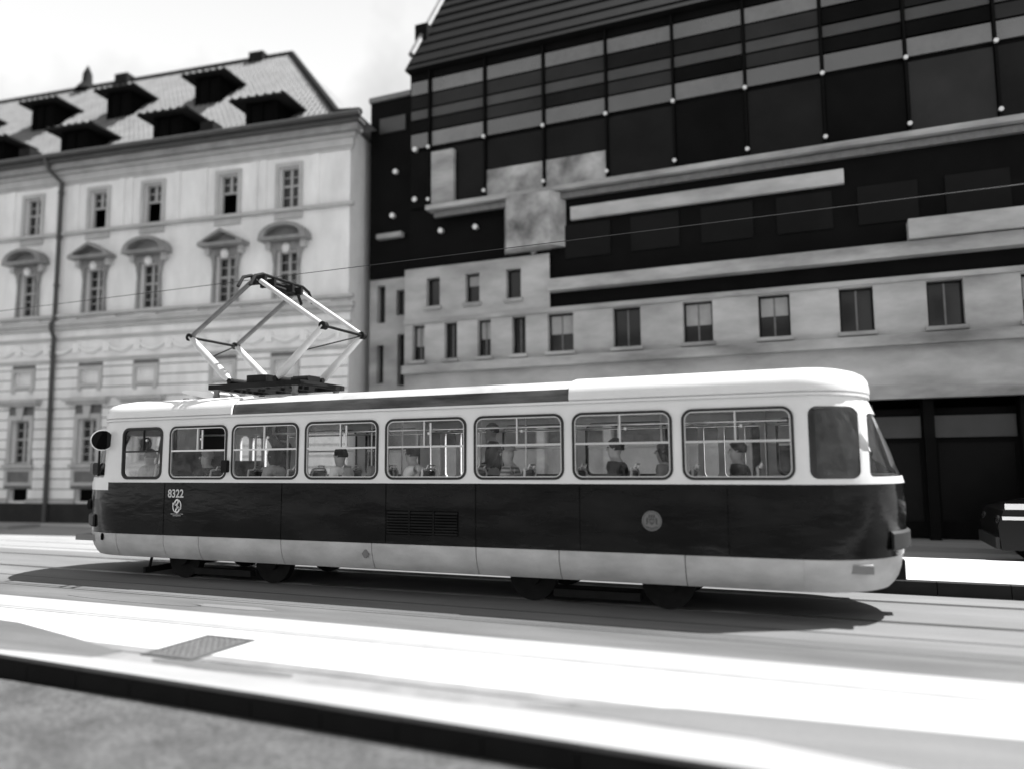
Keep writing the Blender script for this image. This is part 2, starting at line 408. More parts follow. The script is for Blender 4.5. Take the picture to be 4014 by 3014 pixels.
# string courses, frieze, cornice
def band(z0, z1, out, name, m=M_trim, x0=S0, x1=0.02): return MB().box(x0, x1+out, -out, -0.002, z0, z1).build(name, m, house)
band(5.44, 5.54, 0.05, 'string_course'); band(6.20, 6.30, 0.07, 'string_course'); band(6.305, 6.56, 0.035, 'frieze', M_plaster)
band(6.565, 6.70, 0.14, 'string_course'); band(6.705, 6.86, 0.20, 'string_course')
band(7.00, 7.10, 0.16, 'sill_course'); band(9.92, 10.03, 0.13, 'string_course')
band(11.75, 11.84, 0.06, 'string_course'); band(11.845, 12.10, 0.10, 'frieze', M_trim)
band(12.105, 12.22, 0.20, 'cornice'); band(12.225, 12.44, 0.36, 'cornice', M_hood); band(12.445, 12.58, 0.46, 'cornice', M_pipe)  # upper bands darkened, painting in the shade under the eaves
def mk_festoon():
    mb = MB()
    pts = [(-.55+1.1*i/8, -0.05, 5.98-0.22*math.sin(math.pi*i/8)) for i in range(9)]
    mb.tube(pts, [0.03+0.04*math.sin(math.pi*i/8) for i in range(9)], 6); mb.box(-.62,-.5,-.07,-.005,5.75,6.08); mb.box(.5,.62,-.07,-.005,5.75,6.08)
    return mb.mesh('festoon', M_plaster, 40)
fest = mk_festoon()
for i in range(12): link('festoon', fest, house, (-0.9-i*1.25, 0, 0))
for i,s in enumerate(range(0,9)):
    MB().box(-1.0-1.62*i-.42, -1.0-1.62*i+.42, -0.06, -0.003, 6.88, 6.985).build('panel', M_plaster, house)
# windows of the four storeys
def casement(parent_name, c, z0, z1, w, cols, rows, open_low=False, bars=True):
    y = 0.17; h = w/2
    mb = MB(); frame_ring(mb, [(c-h,z0),(c+h,z0),(c+h,z1),(c-h,z1)], [(c-h+.06,z0+.06),(c+h-.06,z0+.06),(c+h-.06,z1-.06),(c-h+.06,z1-.06)], y-0.03, y+0.03)
    f = mb.build('window', M_sash, house)
    zm = z0+(z1-z0)*0.56
    MB().box(c-h+.06,c+h-.06,y-0.03,y+0.02,zm-.035,zm+.035).build('transom', M_sash, f)
    mb = MB(); mb.box(c-.045,c+.045,y-0.028,y+0.02,zm+.036,z1-.06)
    if not open_low: mb.box(c-.045,c+.045,y-0.028,y+0.02,z0+.06,zm-.036)
    mb.build('mullion', M_sash, f)
    def glaze(a,b,lo,hi,nr):
        for j in range(nr):
            q0 = lo+(hi-lo)*j/nr; q1 = lo+(hi-lo)*(j+1)/nr
            MB().box(a+.012,b-.012,y+0.012,y+0.018,q0+.012,q1-.012).build('pane', M_wdark, f)
    glaze(c-h+.06,c-.045,zm+.036,z1-.06,2); glaze(c+.045,c+h-.06,zm+.036,z1-.06,2)
    if not open_low:
        glaze(c-h+.06,c-.045,z0+.06,zm-.036,rows); glaze(c+.045,c+h-.06,z0+.06,zm-.036,rows)
        mb = MB()
        for j in range(1,rows):
            q = z0+.06+(zm-.036-z0-.06)*j/rows; mb.box(c-h+.062,c+h-.062,y-0.02,y+0.011,q-.014,q+.014)
        mb.build('glazing_bar', M_sash, f)
    q = (zm+z1)/2-0.01
    MB().box(c-h+.062,c+h-.062,y-0.02,y+0.011,q-.014,q+.014).build('glazing_bar', M_sash, f)
    return f
for i,c in enumerate(ctr):
    casement('window', c, 10.06, 11.42, .72, 2, 2, i in (1,2,3))
    f = casement('window', c, 7.14, 8.66, .76, 2, 3, False)
    casement('window', c, 2.02, 3.51, .78, 2, 3, False)
    # blind mezzanine window with surround
    MB().box(c-.37,c+.37,0.10,0.14,4.69,5.16).build('blind_panel', M_plaster, house)
    mb = MB(); frame_ring(mb, [(c-.50,4.57),(c+.50,4.57),(c+.50,5.27),(c-.50,5.27)],[(c-.37,4.69),(c+.37,4.69),(c+.37,5.16),(c-.37,5.16)], -0.075, -0.002)
    mb.box(c-.46,c-.34,-.10,-.002,4.44,4.565); mb.box(c+.34,c+.46,-.10,-.002,4.44,4.565)
    mb.build('window_surround', M_trim, house)
    # top floor surround
    mb = MB(); frame_ring(mb, [(c-.49,10.035),(c+.49,10.035),(c+.49,11.55),(c-.49,11.55)],[(c-.36,10.06),(c+.36,10.06),(c+.36,11.42),(c-.36,11.42)], -0.06, -0.002)
    mb.build('window_surround', M_trim, house)
    for s in (-1,1): MB().box(c+s*0.95-.12, c+s*0.95+.12, -0.035, -0.003, 10.04, 11.745).build('pilaster_strip', M_plaster, house)
    MB().box(c-.5,c+.5,-.05,-.003,9.70,9.915).build('apron', M_trim, house)
    # piano nobile surround: jambs that taper outwards to a hood, boss in the middle
    mb = MB()
    for s in (-1,1):
        poly = [(c+s*.38,7.12),(c+s*.50,7.12),(c+s*.48,7.6),(c+s*.46,8.2),(c+s*.52,8.55),(c+s*.70,8.92),(c+s*.38,8.92)]
        mb.prism_xz(poly if s > 0 else poly[::-1], -0.10, -0.002)
    mb.box(c-.376,c+.376,-.095,-.002,8.67,8.915)
    mb.build('window_surround', M_hood, house, 30)
    MB().ellipsoid((c,-0.12,8.72),.15,.09,.17,12,8).build('boss', M_logo, house, 60)
    def hood(poly, nm):
        outer = [(c+x,z) for x,z in poly]
        zc = 8.94; inner = [(c+x*0.74, zc+0.10+(z-zc-0.0)*0.62) for x,z in poly]
        mb = MB(); frame_ring(mb, outer, inner, -0.42, -0.002); o = mb.build(nm, M_hood, house, 30)
        mb = MB(); mb.prism_xz(inner, -0.12, -0.003); mb.build('tympanum', M_hood, o)
        return o
    if i % 2 == 1: hood([(-.84,8.94),(.84,8.94),(.84,9.06),(0,9.50),(-.84,9.06)], 'pediment')
    else:
        arc = [(.84*math.cos(rad(a)), 9.04+.46*math.sin(rad(a))) for a in range(10,171,16)]
        hood([(-.86,8.94),(.86,8.94)]+arc, 'pediment')
    for s in (-1,1): MB().box(c+s*.62-.08,c+s*.62+.08,-.20,-.002,8.70,8.935).build('bracket', M_trim, house)
    # ground floor hood, surround, sill and apron panel
    mb = MB(); mb.box(c-.80,c+.80,-.22,-.002,3.98,4.08); mb.box(c-.87,c+.87,-.32,-.002,4.083,4.19); mb.build('window_hood', M_trim, house)
    mb = MB(); frame_ring(mb, [(c-.54,2.0),(c+.54,2.0),(c+.54,3.68),(c-.54,3.68)],[(c-.39,2.02),(c+.39,2.02),(c+.39,3.51),(c-.39,3.51)], -0.08, -0.002)
    mb.prism_xz([(c-.10,3.52),(c+.10,3.52),(c+.17,3.97),(c-.17,3.97)], -0.13, -0.082); mb.build('window_surround', M_trim, house)
    MB().box(c-.66,c+.66,-.15,-.002,1.88,1.985).build('sill', M_trim, house)
    mb = MB(); frame_ring(mb, [(c-.60,1.27),(c+.60,1.27),(c+.60,1.86),(c-.60,1.86)],[(c-.48,1.38),(c+.48,1.38),(c+.48,1.75),(c-.48,1.75)], -0.05, -0.002); mb.build('apron', M_trim, house)
# drainpipe
mb = MB(); mb.tube([(-11.55,-.50,12.60),(-11.45,-.40,12.2),(-11.14,-.14,11.80),(-11.14,-.14,9.0),(-11.14,-.15,6.95),(-11.14,-.28,6.75),(-11.14,-.28,6.62),(-11.14,-.14,6.3),(-11.14,-.14,0.0)], 0.075, 8)
pipe = mb.build('drainpipe', M_pipe, house, 40)
for zz in (1.9,3.8,5.6,8.1,9.8,11.4):
    MB().tube([(-11.14,-.14,zz),(-11.14,-.14,zz+.07)], 0.10, 8).build('clamp', M_pipe, pipe, 40)
mb = MB(); mb.tube([(S0,-.53,12.66),(0.55,-.53,12.66)], 0.09, 8); mb.build('gutter', M_pipe, house, 40)
# roof : flared foot, steep upper slope, hipped right end
E0, K1, RG = (-0.50,12.62), (1.30,13.62), (6.85,19.55)
def s_hip(b): return 0.50-(b+0.5)*(7.0/7.35)
mb = MB()
rr = [(S0,E0[0],E0[1]),(s_hip(E0[0]),E0[0],E0[1]),(s_hip(K1[0]),K1[0],K1[1]),(S0,K1[0],K1[1]),(s_hip(RG[0]),RG[0],RG[1]),(S0,RG[0],RG[1]),
      (s_hip(E0[0]),14.0,E0[1]),(S0,14.0,E0[1])]
mb.add(rr, [(0,1,2,3),(3,2,4,5),(5,4,6,7),(1,6,4,2),(0,7,6,1)])
roof = mb.build('roof', M_tile, house)
lower_s = [-3.7,-7.45,-11.5,-15.4,-19.3]; upper_s = [-8.0,-12.2,-16.05,-20.2]
# pantiles
TW, TL = 0.22, 0.40
def tile_geo():
    mb = MB(); prof = [(-.105,0.0),(-.06,.045),(0,.062),(.06,.045),(.105,0.0)]
    mb.loft([[(x,0,h) for x,h in prof],[(x,TL+.03,h-0.012) for x,h in prof]], False)
    mb.add([(x,0,h) for x,h in prof]+[(x,0,h-0.02 if h > .02 else h-.005) for x,h in prof], [(i,i+1,i+6,i+5) for i in range(4)])
    return mb
tg = tile_geo(); tile_me = tg.mesh('tile', M_tile, 50)
spots = []
for (b0,z0),(b1,z1) in ((E0,K1),(K1,RG)):
    L = math.hypot(b1-b0,z1-z0); th = math.atan2(z1-z0,b1-b0); nrow = int(L/TL)
    for r in range(nrow):
        q = r*TL; b = b0+math.cos(th)*q; zt = z0+math.sin(th)*q
        smax = s_hip(b+0.2)-0.1
        nn = int((smax-S0)/TW)
        for i in range(nn):
            s = smax-i*TW
            if s < -27: break
            if b0 == E0[0] and any(abs(s-d) < .62 for d in lower_s) and b > 0.55: continue
            if b0 == K1[0] and b < 1.75 and any(abs(s-d) < .62 for d in lower_s): continue
            if b0 == K1[0] and 3.3 < b < 4.5 and any(abs(s-d) < .60 for d in upper_s): continue
            spots.append((s,b,zt,th))
spots.sort(key=lambda t: (t[0]+13.49*0)**2+(t[1]+19)**2-0*t[2])
for s,b,zt,th in spots[:300]:
    o = link('tile', tile_me, roof, (s,b,zt+0.004)); o.rotation_euler = (th, random.uniform(-.02,.02), random.uniform(-.015,.015))
mb = MB()
for s,b,zt,th in spots[300:]:
    ct, st = math.cos(th), math.sin(th); jz = random.uniform(0.0,0.012)
    mb.add([(s+x, b+y*ct-h*st, zt+0.004+jz+y*st+h*ct) for x,y,h in tg.v], tg.f)
me = bpy.data.meshes.new('tile_rows'); me.from_pydata(mb.v, [], mb.f); me.materials.append(M_tile)
me.polygons.foreach_set('use_smooth', [True]*len(me.polygons)); me.set_sharp_from_angle(angle=rad(50))
stuff(link('tile_rows', me, roof))
# ridge and hip cover tiles
mb = MB(); mb.tube([(S0,RG[0],RG[1]+.04),(s_hip(RG[0]),RG[0],RG[1]+.04)], .13, 8); mb.build('ridge_cap', M_dtile, roof, 50)
mb = MB(); mb.tube([(s_hip(RG[0]),RG[0],RG[1]+.05),(s_hip(K1[0]),K1[0],K1[1]+.08),(s_hip(E0[0]),E0[0],E0[1]+.06)], .13, 8); mb.build('hip_cap', M_dtile, roof, 50)
# dormers
def dormer(s, bf, zt, w, back, lo):
    wl_, e = w*0.56, w
    mb = MB()
    wall_openings(mb, s-wl_, s+wl_, lo, zt-.30, [(s-wl_*0.72, s-.05, lo+.16, zt-.42),(s+.05, s+wl_*0.72, lo+.16, zt-.42)], bf, 0.10)
    mb.quad((s-wl_,bf,lo),(s-wl_,bf,zt-.3),(s-wl_,bf+back,zt-.3),(s-wl_,bf+back,lo)); mb.quad((s+wl_,bf,lo),(s+wl_,bf+back,lo),(s+wl_,bf+back,zt-.3),(s+wl_,bf,zt-.3))
    d = mb.build('dormer', M_dormer, house)
    for a,b in ((s-wl_*0.72, s-.05),(s+.05, s+wl_*0.72)): MB().box(a+.01,b-.01,bf+.06,bf+.08,lo+.17,zt-.43).build('pane', M_black, d)
    mb = MB(); f0 = bf-.28; g = zt-.30
    vs = [(s-e,f0,g),(s+e,f0,g),(s+e,bf+back,g),(s-e,bf+back,g),(s-e,f0,g-.07),(s+e,f0,g-.07),(s+e,bf+back,g-.07),(s-e,bf+back,g-.07),(s,bf+.55,zt+.16),(s,bf+back+.35,zt+.16)]
    mb.add(vs, [(0,1,8),(1,2,9,8),(3,0,8,9),(2,3,9),(4,7,6,5),(0,4,5,1),(1,5,6,2),(2,6,7,3),(3,7,4,0)])
    mb.build('dormer_roof', M_dtile, d)
    mb = MB()
    for j in range(7):
        x = s-e+.12+(2*e-.24)*j/6; mb.tube([(x,f0-.02,g+.02),(x,f0+.10,g+.03)], .045, 6)
    stuff(mb.build('eave_tiles', M_dtile, d))
    return d
for s in lower_s: dormer(s, .62, 14.48, 1.08, 1.55, 13.15)
for s in upper_s: dormer(s, 3.35, 17.38, 1.02, 1.35, 15.75)
for s, hh in ((-15.2,.32),(-8.1,.25)):
    MB().box(s-.35,s+.35,RG[0]-.3,RG[0]+.3,RG[1]-.2,RG[1]+hh).build('chimney', M_dtile, house)
mb = MB(); mb.tube([(-17.4,RG[0],RG[1]-.1),(-17.4,RG[0],RG[1]+.35),(-17.4,RG[0],RG[1]+.75),(-17.4,RG[0],RG[1]+1.15)], [.55,.22,.20,.03], 8); mb.build('finial', M_dtile, house, 40)
for s in (-5.55,-13.35):
    MB().box(s-.25,s+.25,.25,.75,13.05,13.50).build('roof_hatch', M_dtile, house)

# ------------------------------------------------------------------ the dark glazed building
DB = Vector((-13.32, 19.8, 0))
off = thing('office_building', 'tall dark glass fronted building with pale lower storeys and steep slate roof', 'office building', DB)
def X(x): return x-DB.x          # world x to local x
XR = X(12.0)
# lower pale storeys
pit = 1.87; cols = [X(-10.95+pit*i) for i in range(12)]
ops = []
def addop(a,b,c,d): ops.append((a,b,c,d))
for i in range(12):
    x = X(-11.6)+0.62+i*1.30
    if x+.5 < X(-7.3): addop(x,x+.46,6.55,7.42)
x = X(-11.45)
low = []
while x < XR-1.2:
    w = 0.42 if x < X(-7.2) else 0.75
    low.append((x,x+w)); addop(x,x+w,4.95,6.02); x += 1.08 if x < X(-7.2) else 1.87
addop_n = len(ops)
mb = MB()
A = [o for o in ops if o[2] < 6.2]; Bq = [o for o in ops if o[2] > 6.2]
wall_openings(mb, X(-11.72), XR, 3.35, 6.20, A, 0.0, 0.30)
wall_openings(mb, X(-11.72), X(-7.05), 6.202, 7.75, Bq, 0.0, 0.30)
mb.build('lower_wall', M_pale, off)
for a,b,c,d in ops:
    w = MB(); frame_ring(w, [(a,c),(b,c),(b,d),(a,d)], [(a+.05,c+.05),(b-.05,c+.05),(b-.05,d-.05),(a+.05,d-.05)], 0.18, 0.24); wf = w.build('window', M_dmetal, off)
    MB().box(a+.05,b-.05,0.21,0.22,c+.05,d-.05).build('pane', M_wdark, wf)
    MB().box(a-.06,b+.06,-0.10,-0.002,c-.10,c-.005).build('sill', M_ledge, wf)
    if random.random() < .55: MB().box(a+.055,b-.055,0.195,0.205,d-.05-(d-c)*random.uniform(.2,.65),d-.055).build('blind', M_blind, wf)
    if c < 6: MB().box((a+b)/2-.02,(a+b)/2+.02,0.185,0.192,c+.05,d-.05).build('mullion', M_metal, wf)
# narrow left bay
nops = [(X(-13.05),X(-12.75),6.3,7.5),(X(-12.35),X(-11.95),6.5,7.3),(X(-13.05),X(-12.8),4.4,5.6),(X(-12.3),X(-11.98),4.3,5.9)]
mb = MB(); wall_openings(mb, 0.0, X(-11.74), 3.3, 7.7, nops, 0.55, 0.3); mb.build('side_bay_wall', M_pale, off)
for a,b,c,d in nops: MB().box(a,b,0.75,0.77,c,d).build('window', M_wdark, off)
MB().box(0.0,X(-11.74),0.5,8.0,7.72,13.55).build('side_bay', M_clad, off)
MB().box(-0.03,X(-11.70),0.42,8.0,13.555,13.72).build('coping', M_metal, off)
MB().box(X(-12.95),X(-12.0),0.44,0.495,12.45,12.95).build('glass_panel', M_pane_dim, off)
MB().box(X(-12.95),X(-12.05),0.30,0.495,8.95,9.10).build('ledge', M_ledge, off)
# main dark body (behind the panels)
MB().box(X(-11.73), XR, 0.30, 9.0, 7.76, 14.1).build('upper_wall', M_clad, off)
MB().box(X(-7.04), XR, 0.10, 0.298, 6.205, 9.6).build('dark_wall', M_clad, off)
MB().box(X(-13.3), XR, 1.2, 9.0, 0.0, 7.75).build('core_wall', M_black, off)
rows = [(13.36,13.80,M_pane_bright),(12.55,12.86,M_pane_dim),(11.62,12.10,M_pane_bright),(9.70,11.50,M_pane_dark),(13.84,14.08,M_clad),(12.90,13.32,M_pane_dark),(12.14,12.51,M_pane_dark)]
for z0,z1,m in rows:
    for i in range(-1,12):
        a = X(-10.98+pit*i); b = a+pit
        a2 = max(a, X(-11.70))+.05; b2 = min(b,XR)-.05
        if b2-a2 < .3: continue
        if m is M_pane_bright: m2 = random.choice(PB)
        elif m is M_pane_dark: m2 = random.choice(PD)
        else: m2 = m
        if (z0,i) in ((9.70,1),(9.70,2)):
            MB().box(a2,b2,0.20,0.296,z0+.01,z0+.85).build('glass_panel', M_reflection, off); z0b = z0+.88  # pale lower piece paints a bright reflection into the panel
        else: z0b = z0
        MB().box(a2,b2,0.22,0.296,z0b+.01,z1-.01).build('glass_panel', m2, off)
for i in range(0,12):
    a = X(-10.98+pit*i)
    if a < XR: MB().box(a-.03,a+.03,0.12,0.298,9.62,14.08).build('mullion', M_metal if False else M_clad, off)
    if a < XR:
        for zz in (11.56, 9.90):
            mb = MB(); mb.tube([(a,0.118,zz),(a,0.06,zz)], .055, 10); mb.build('fixing', M_fix, off, 40)
for x,zz in ((-11.50,10.0),(-12.3,9.6),(-12.2,11.0),(-11.5,11.6),(-10.6,8.9),(-9.44,8.87),(-7.6,7.9)):
    mb = MB(); mb.tube([(X(x),0.28,zz),(X(x),0.16,zz)], .08, 10); mb.build('fixing', M_fix, off, 40)
# pale column, ledge, bay shaped and coloured as a bright reflection, balconies
MB().box(X(-10.85),X(-10.1),0.05,0.218,9.72,11.35).build('pale_pier', M_ledge, off)
MB().box(X(-10.9),XR,-0.22,0.216,9.46,9.60).build('ledge', M_ledge, off)
MB().box(X(-10.7),XR,-0.05,0.09,9.25,9.42).build('ledge', M_metal, off)
reflection_bay = MB(); reflection_bay.prism_xy([(X(-8.5),0.21),(X(-8.2),-0.35),(X(-6.9),-0.35),(X(-6.5),0.21)],7.9,9.44); ob = reflection_bay.build('reflection_bay', M_reflection, off)
MB().box(X(-6.4),X(0.6),-0.04,0.095,8.62,8.98).build('balcony_front', M_pale, off)
MB().box(X(1.9),XR,-0.35,0.095,6.98,7.45).build('balcony_front', M_pale, off)
MB().box(X(-7.02),XR,-0.25,0.098,6.62,6.95).build('cornice', M_ledge, off)
for i in range(9):
    a = X(-6.6+pit*i); MB().box(a,a+1.3,0.06,0.098,7.55,8.5).build('glass_panel', M_pane_dark, off)
MB().box(X(-11.72),XR,-0.18,-0.003,4.55,4.80).build('cornice', M_ledge, off)
MB().box(X(-11.72),XR,-0.32,-0.003,3.30,3.62).build('cornice', M_ledge, off)
MB().box(X(-11.72),XR,-0.06,-0.003,6.06,6.18).build('string_course', M_ledge, off)
# shop fronts at street level
for i in range(13):
    a = X(-13.2+1.9*i); 
    if a+1.9 > XR: break
    MB().box(a,a+.22,0.0,1.1,0.1,3.28).build('shop_pier', M_ledge if 1 <= i < 6 else M_clad, off)
    f = MB(); frame_ring(f,[(a+.22,.12),(a+1.9,.12),(a+1.9,3.1),(a+.22,3.1)],[(a+.30,.5),(a+1.82,.5),(a+1.82,2.3),(a+.30,2.3)],.35,.45)
    sf = f.build('shop_front', M_pale if 1 <= i < 6 else M_clad, off); MB().box(a+.30,a+1.82,.39,.40,.5,2.3).build('bright_backing' if i < 6 else 'pane', M_blind if i < 6 else M_pane_dark, sf)  # pale sheets added as a bright background behind the tram windows
    MB().box(a+.24,a+1.86,.28,.345,2.42,2.92).build('fascia', M_pane_dim, sf)
# mansard roof
t56 = rad(56); L = 9.5
b1, z1 = math.cos(t56)*L, 14.1+math.sin(t56)*L
mb = MB(); mb.add([(X(-11.75),-.05,14.1),(XR,-.05,14.1),(XR,b1,z1),(X(-11.75),b1,z1),(X(-11.75),9.0,14.1),(XR,9.0,14.1)],[(0,1,2,3),(1,5,2),(0,3,4),(3,2,5,4),(0,4,5,1)])
mroof = mb.build('roof', M_mansard, off)
mb = MB(); dv = Vector((0,math.cos(t56),math.sin(t56))); p = Vector((X(-11.78),-.08,14.12))
mb.tube([p+dv*0.9,p+dv*2.1],.10,8); mb.build('verge_flashing', M_metal, mroof, 40)
mb = MB(); mb.tube([p+dv*2.7,p+dv*6.5],.10,8); mb.build('verge_flashing', M_metal, mroof, 40)
MB().box(X(-12.0),X(-11.55),p.y+1.1,p.y+1.7,15.7,16.25).build('chimney', M_clad, mroof)
for r in range(14):
    q = 0.3+r*0.62
    mb = MB(); mb.box(X(-11.70),XR,0,0.04,-.012,0.012)
    me_v = [(x, -.05+math.cos(t56)*(q+y*3)-math.sin(t56)*(-z*1.6+.012), 14.1+math.sin(t56)*(q+y*3)+math.cos(t56)*(-z*1.6+.012)) for x,y,z in mb.v]
    mb.v = me_v; mb.build('slate_course', M_mansard, mroof)

# ------------------------------------------------------------------ tram
TC = Vector((-6.1, 11.02, 0))
tram = thing('tram', 'pale and dark two tone tram numbered 8322 with raised pantograph', 'tram', TC)
FS, RS = -5.40, 5.75       # where the sides start to round off
def ring(W, Lf, Lr, nf=18, ns=14, cut_f=None):
    # plan outline, counter clockwise from the near rear corner
    pts = []
    for i in range(ns+1): x = RS+(FS-RS)*i/ns; pts.append((x,-W))
    for i in range(1,nf): a = math.pi/2*(-1)+0; t = math.pi*i/nf; pts.append((FS-Lf*math.sin(t), -W*math.cos(t)))
    for i in range(ns+1): x = FS+(RS-FS)*i/ns; pts.append((x,W))
    for i in range(1,nf): t = math.pi*i/nf; pts.append((RS+Lr*math.sin(t), W*math.cos(t)))
    return pts
def shell(levels, thick):
    # levels: (z, W, Lf, Lr): closed tube wall with an inner skin
    outer = [[(x,y,z) for x,y in ring(W,Lf,Lr)] for z,W,Lf,Lr in levels]
    inner = [[(x,y,z) for x,y in ring(W-thick,Lf-thick,Lr-thick)] for z,W,Lf,Lr in reversed(levels)]
    mb = MB(); mb.loft(outer+inner, True, False, True); return mb
LOW = [(0.762,1.252,1.50,1.15),(1.0,1.255,1.54,1.19),(1.3,1.254,1.56,1.21),(1.634,1.25,1.55,1.20)]
UPP = [(1.636,1.25,1.55,1.20),(1.72,1.249,1.53,1.18),(2.0,1.247,1.42,1.09),(2.3,1.243,1.29,.98),(2.55,1.238,1.16,.88),(2.70,1.232,1.08,.82)]
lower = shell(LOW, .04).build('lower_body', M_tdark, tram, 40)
upper = shell(UPP, .05).build('upper_body', M_twhite, tram)
WZ0, WZ1 = 1.70, 2.566
wins = [(-5.34,-4.43)]+[(-4.245,-3.02)]+[(-4.354+1.4549*i, -4.354+1.4549*i+1.3135) for i in range(1,7)]
cutm = MB()
for a,b in wins:
    cutm.prism_xz(rrect(a,b,WZ0,WZ1,.125), -1.5, -1.0)
cutm.prism_xz(rrect(5.86,6.42,WZ0,WZ1,.10), -1.6, -0.5)
doors = [(-5.0,-3.7),(-.65,.65),(3.9,5.2)]
for a,b in doors:
    for q in range(4):
        x = a+.06+q*.31; cutm.prism_xz(rrect(x,x+.22,1.66,2.50,.10), 1.0, 1.5)
for a,b in ((-3.4,-2.15),(-1.95,-.8),(.85,2.15),(2.35,3.7),(5.35,5.75)): cutm.prism_xz(rrect(a,b,WZ0,WZ1,.125), 1.0, 1.5)
cutm.prism_xz(rrect(-7.6,-5.83,1.72,2.50,.05), -1.6, 1.6)
cutm.prism_xz(rrect(6.52,7.6,1.72,2.50,.05), -1.6, 1.6)
cut(upper, cutm)
upper.data.materials.clear(); upper.data.materials.append(M_twhite)
upper.data.polygons.foreach_set('use_smooth', [True]*len(upper.data.polygons)); upper.data.set_sharp_from_angle(angle=rad(30))
# white nose apron under the windscreen
apr = [[(x,y*1.002,z) for x,y in ring(1.254,1.565,1.21)[15:32]] for z in (1.50,1.64)]
mb = MB(); inner = [[(x*.995+.02*(0),y*.985,z) for x,y,z in r] for r in reversed(apr)]
mb.loft(apr+inner, False, False, True); mb.build('nose_panel', M_twhite, tram, 40)
for x in (-4.33,-1.88,.02,1.48,3.0,4.9):
    MB().box(x-.004,x+.004,-1.2585,-1.2565,.775,1.625).build('panel_seam', M_black, tram)
MB().box(5.74,5.78,-1.12,1.12,.7,2.62).build('dark_window_backing', M_part, tram)  # added panel that darkens the view through the rear quarter window
# drip rail along the gutter and belt trim
def rail_ring(z0, z1, W, Lf, Lr, t, name, m):
    o = [[(x,y,z) for x,y in ring(W,Lf,Lr)] for z in (z0,z1)]; i = [[(x,y,z) for x,y in ring(W-t,Lf-t,Lr-t)] for z in (z1,z0)]
    mb = MB(); mb.loft(o+i, True, False, True); return mb.build(name, m, tram, 40)
rail_ring(2.702,2.735,1.262,1.11,.85,.04,'drip_rail',M_twhite)
# roof
RP = [(0.0,2.737),(.012,2.83),(.05,2.91),(.13,2.975),(.30,3.03),(.60,3.07),(1.0,3.085)]
rings = [[(x,y,z) for x,y in ring(1.228-i,1.08-i*.8,.82-i*.65)] for i,z in RP]
mb = MB(); mb.loft(rings[:3]); 
roofside = mb.build('roof_side', M_tgrey, tram, 40)
mb = MB(); mb.loft(rings[2:]); mb.f.append(tuple(len(mb.v)-len(rings[0])+i for i in range(len(rings[0]))))
mb.build('roof', M_troof, tram, 40)
# raised cowls over both ends
def cowl(xa, xb, front, name):
    prof = [(0.0,2.738),(.0,2.80),(.03,2.90),(.10,2.965),(.22,3.01),(.42,3.05),(.5,3.058)]
    def outl(i, g):
        r = []
        W, Lf, Lr = 1.228-i+g, 1.08-i*.8+g, .82-i*.65+g
        if front:
            r.append((xb-.0,-W)); r += [(FS+(xb-FS)*k/6,-W) for k in range(5,-1,-1)]
            r += [(FS-Lf*math.sin(math.pi*k/18), -W*math.cos(math.pi*k/18)) for k in range(1,18)]
            r += [(FS+(xb-FS)*k/6,W) for k in range(0,6)]; r.append((xb,W))
        else:
            r.append((xa,W)); r += [(RS+(xa-RS)*k/6,W) for k in range(5,-1,-1)]
            r += [(RS+Lr*math.sin(math.pi*k/18), W*math.cos(math.pi*k/18)) for k in range(1,18)]
            r += [(RS+(xa-RS)*k/6,-W) for k in range(0,6)]; r.append((xa,-W))
        return r
    o = [[(x,y,z+.02) for x,y in outl(i,.035)] for i,z in prof]; n = [[(x,y,z-.0) for x,y in outl(i,.004)] for i,z in reversed(prof)]
    mb = MB(); mb.loft(o+n, False, False, True)
    m = len(o[0]); R = len(o)+len(n)
    for e in (0,m-1): mb.f.append(tuple(j*m+e for j in range(R)))
    return mb.build(name, M_twhite, tram, 45)
cowl(FS, -2.93, True, 'roof_cowl'); cowl(2.87, RS, False, 'roof_cowl')
# skirt panels with seams
SK = [(.757,1.25,1.48,1.14),(.62,1.240,1.46,1.12),(.50,1.205,1.42,1.08),(.42,1.165,1.37,1.03),(.365,1.12,1.32,.98)]
def side_pts(W, xa, xb, n=4): return [(xa+(xb-xa)*i/n) for i in range(n+1)]
seams = [-5.42,-4.33,-3.56,-1.88,-.22,1.48,2.70,4.36,5.75]
for s in (-1,1):
    for a,b in zip(seams[:-1],seams[1:]):
        o = [[(x,s*W,z) for x in (a+.006,b-.006)] for z,W,_,_ in SK]; n = [[(x,s*(W-.03),z) for x in (a+.006,b-.006)] for z,W,_,_ in reversed(SK)]
        mb = MB(); mb.loft(o+n, False, False, True); R = len(o)+len(n)
        for e in (0,1): mb.f.append(tuple(j*2+e for j in range(R)))
        mb.build('skirt_panel', M_tskirt, tram, 40)
def end_skirt(front):
    def arc(W,Lf,Lr):
        if front: return [(FS-.026,-W)]+[(FS-.026-Lf*math.sin(math.pi*k/20), -W*math.cos(math.pi*k/20)) for k in range(1,20)]+[(FS-.026,W)]
        return [(RS-.004,W)]+[(RS-.004+Lr*math.sin(math.pi*k/20), W*math.cos(math.pi*k/20)) for k in range(1,20)]+[(RS-.004,-W)]
    o = [[(x,y,z) for x,y in arc(W,Lf,Lr)] for z,W,Lf,Lr in SK]; n = [[(x,y,z) for x,y in arc(W-.03,Lf-.03,Lr-.03)] for z,W,Lf,Lr in reversed(SK)]
    mb = MB(); mb.loft(o+n, False, False, True); R = len(o)+len(n); m = len(o[0])
    for e in (0,m-1): mb.f.append(tuple(j*m+e for j in range(R)))
    return mb.build('skirt_nose', M_tskirt, tram, 40)
end_skirt(True); end_skirt(False)
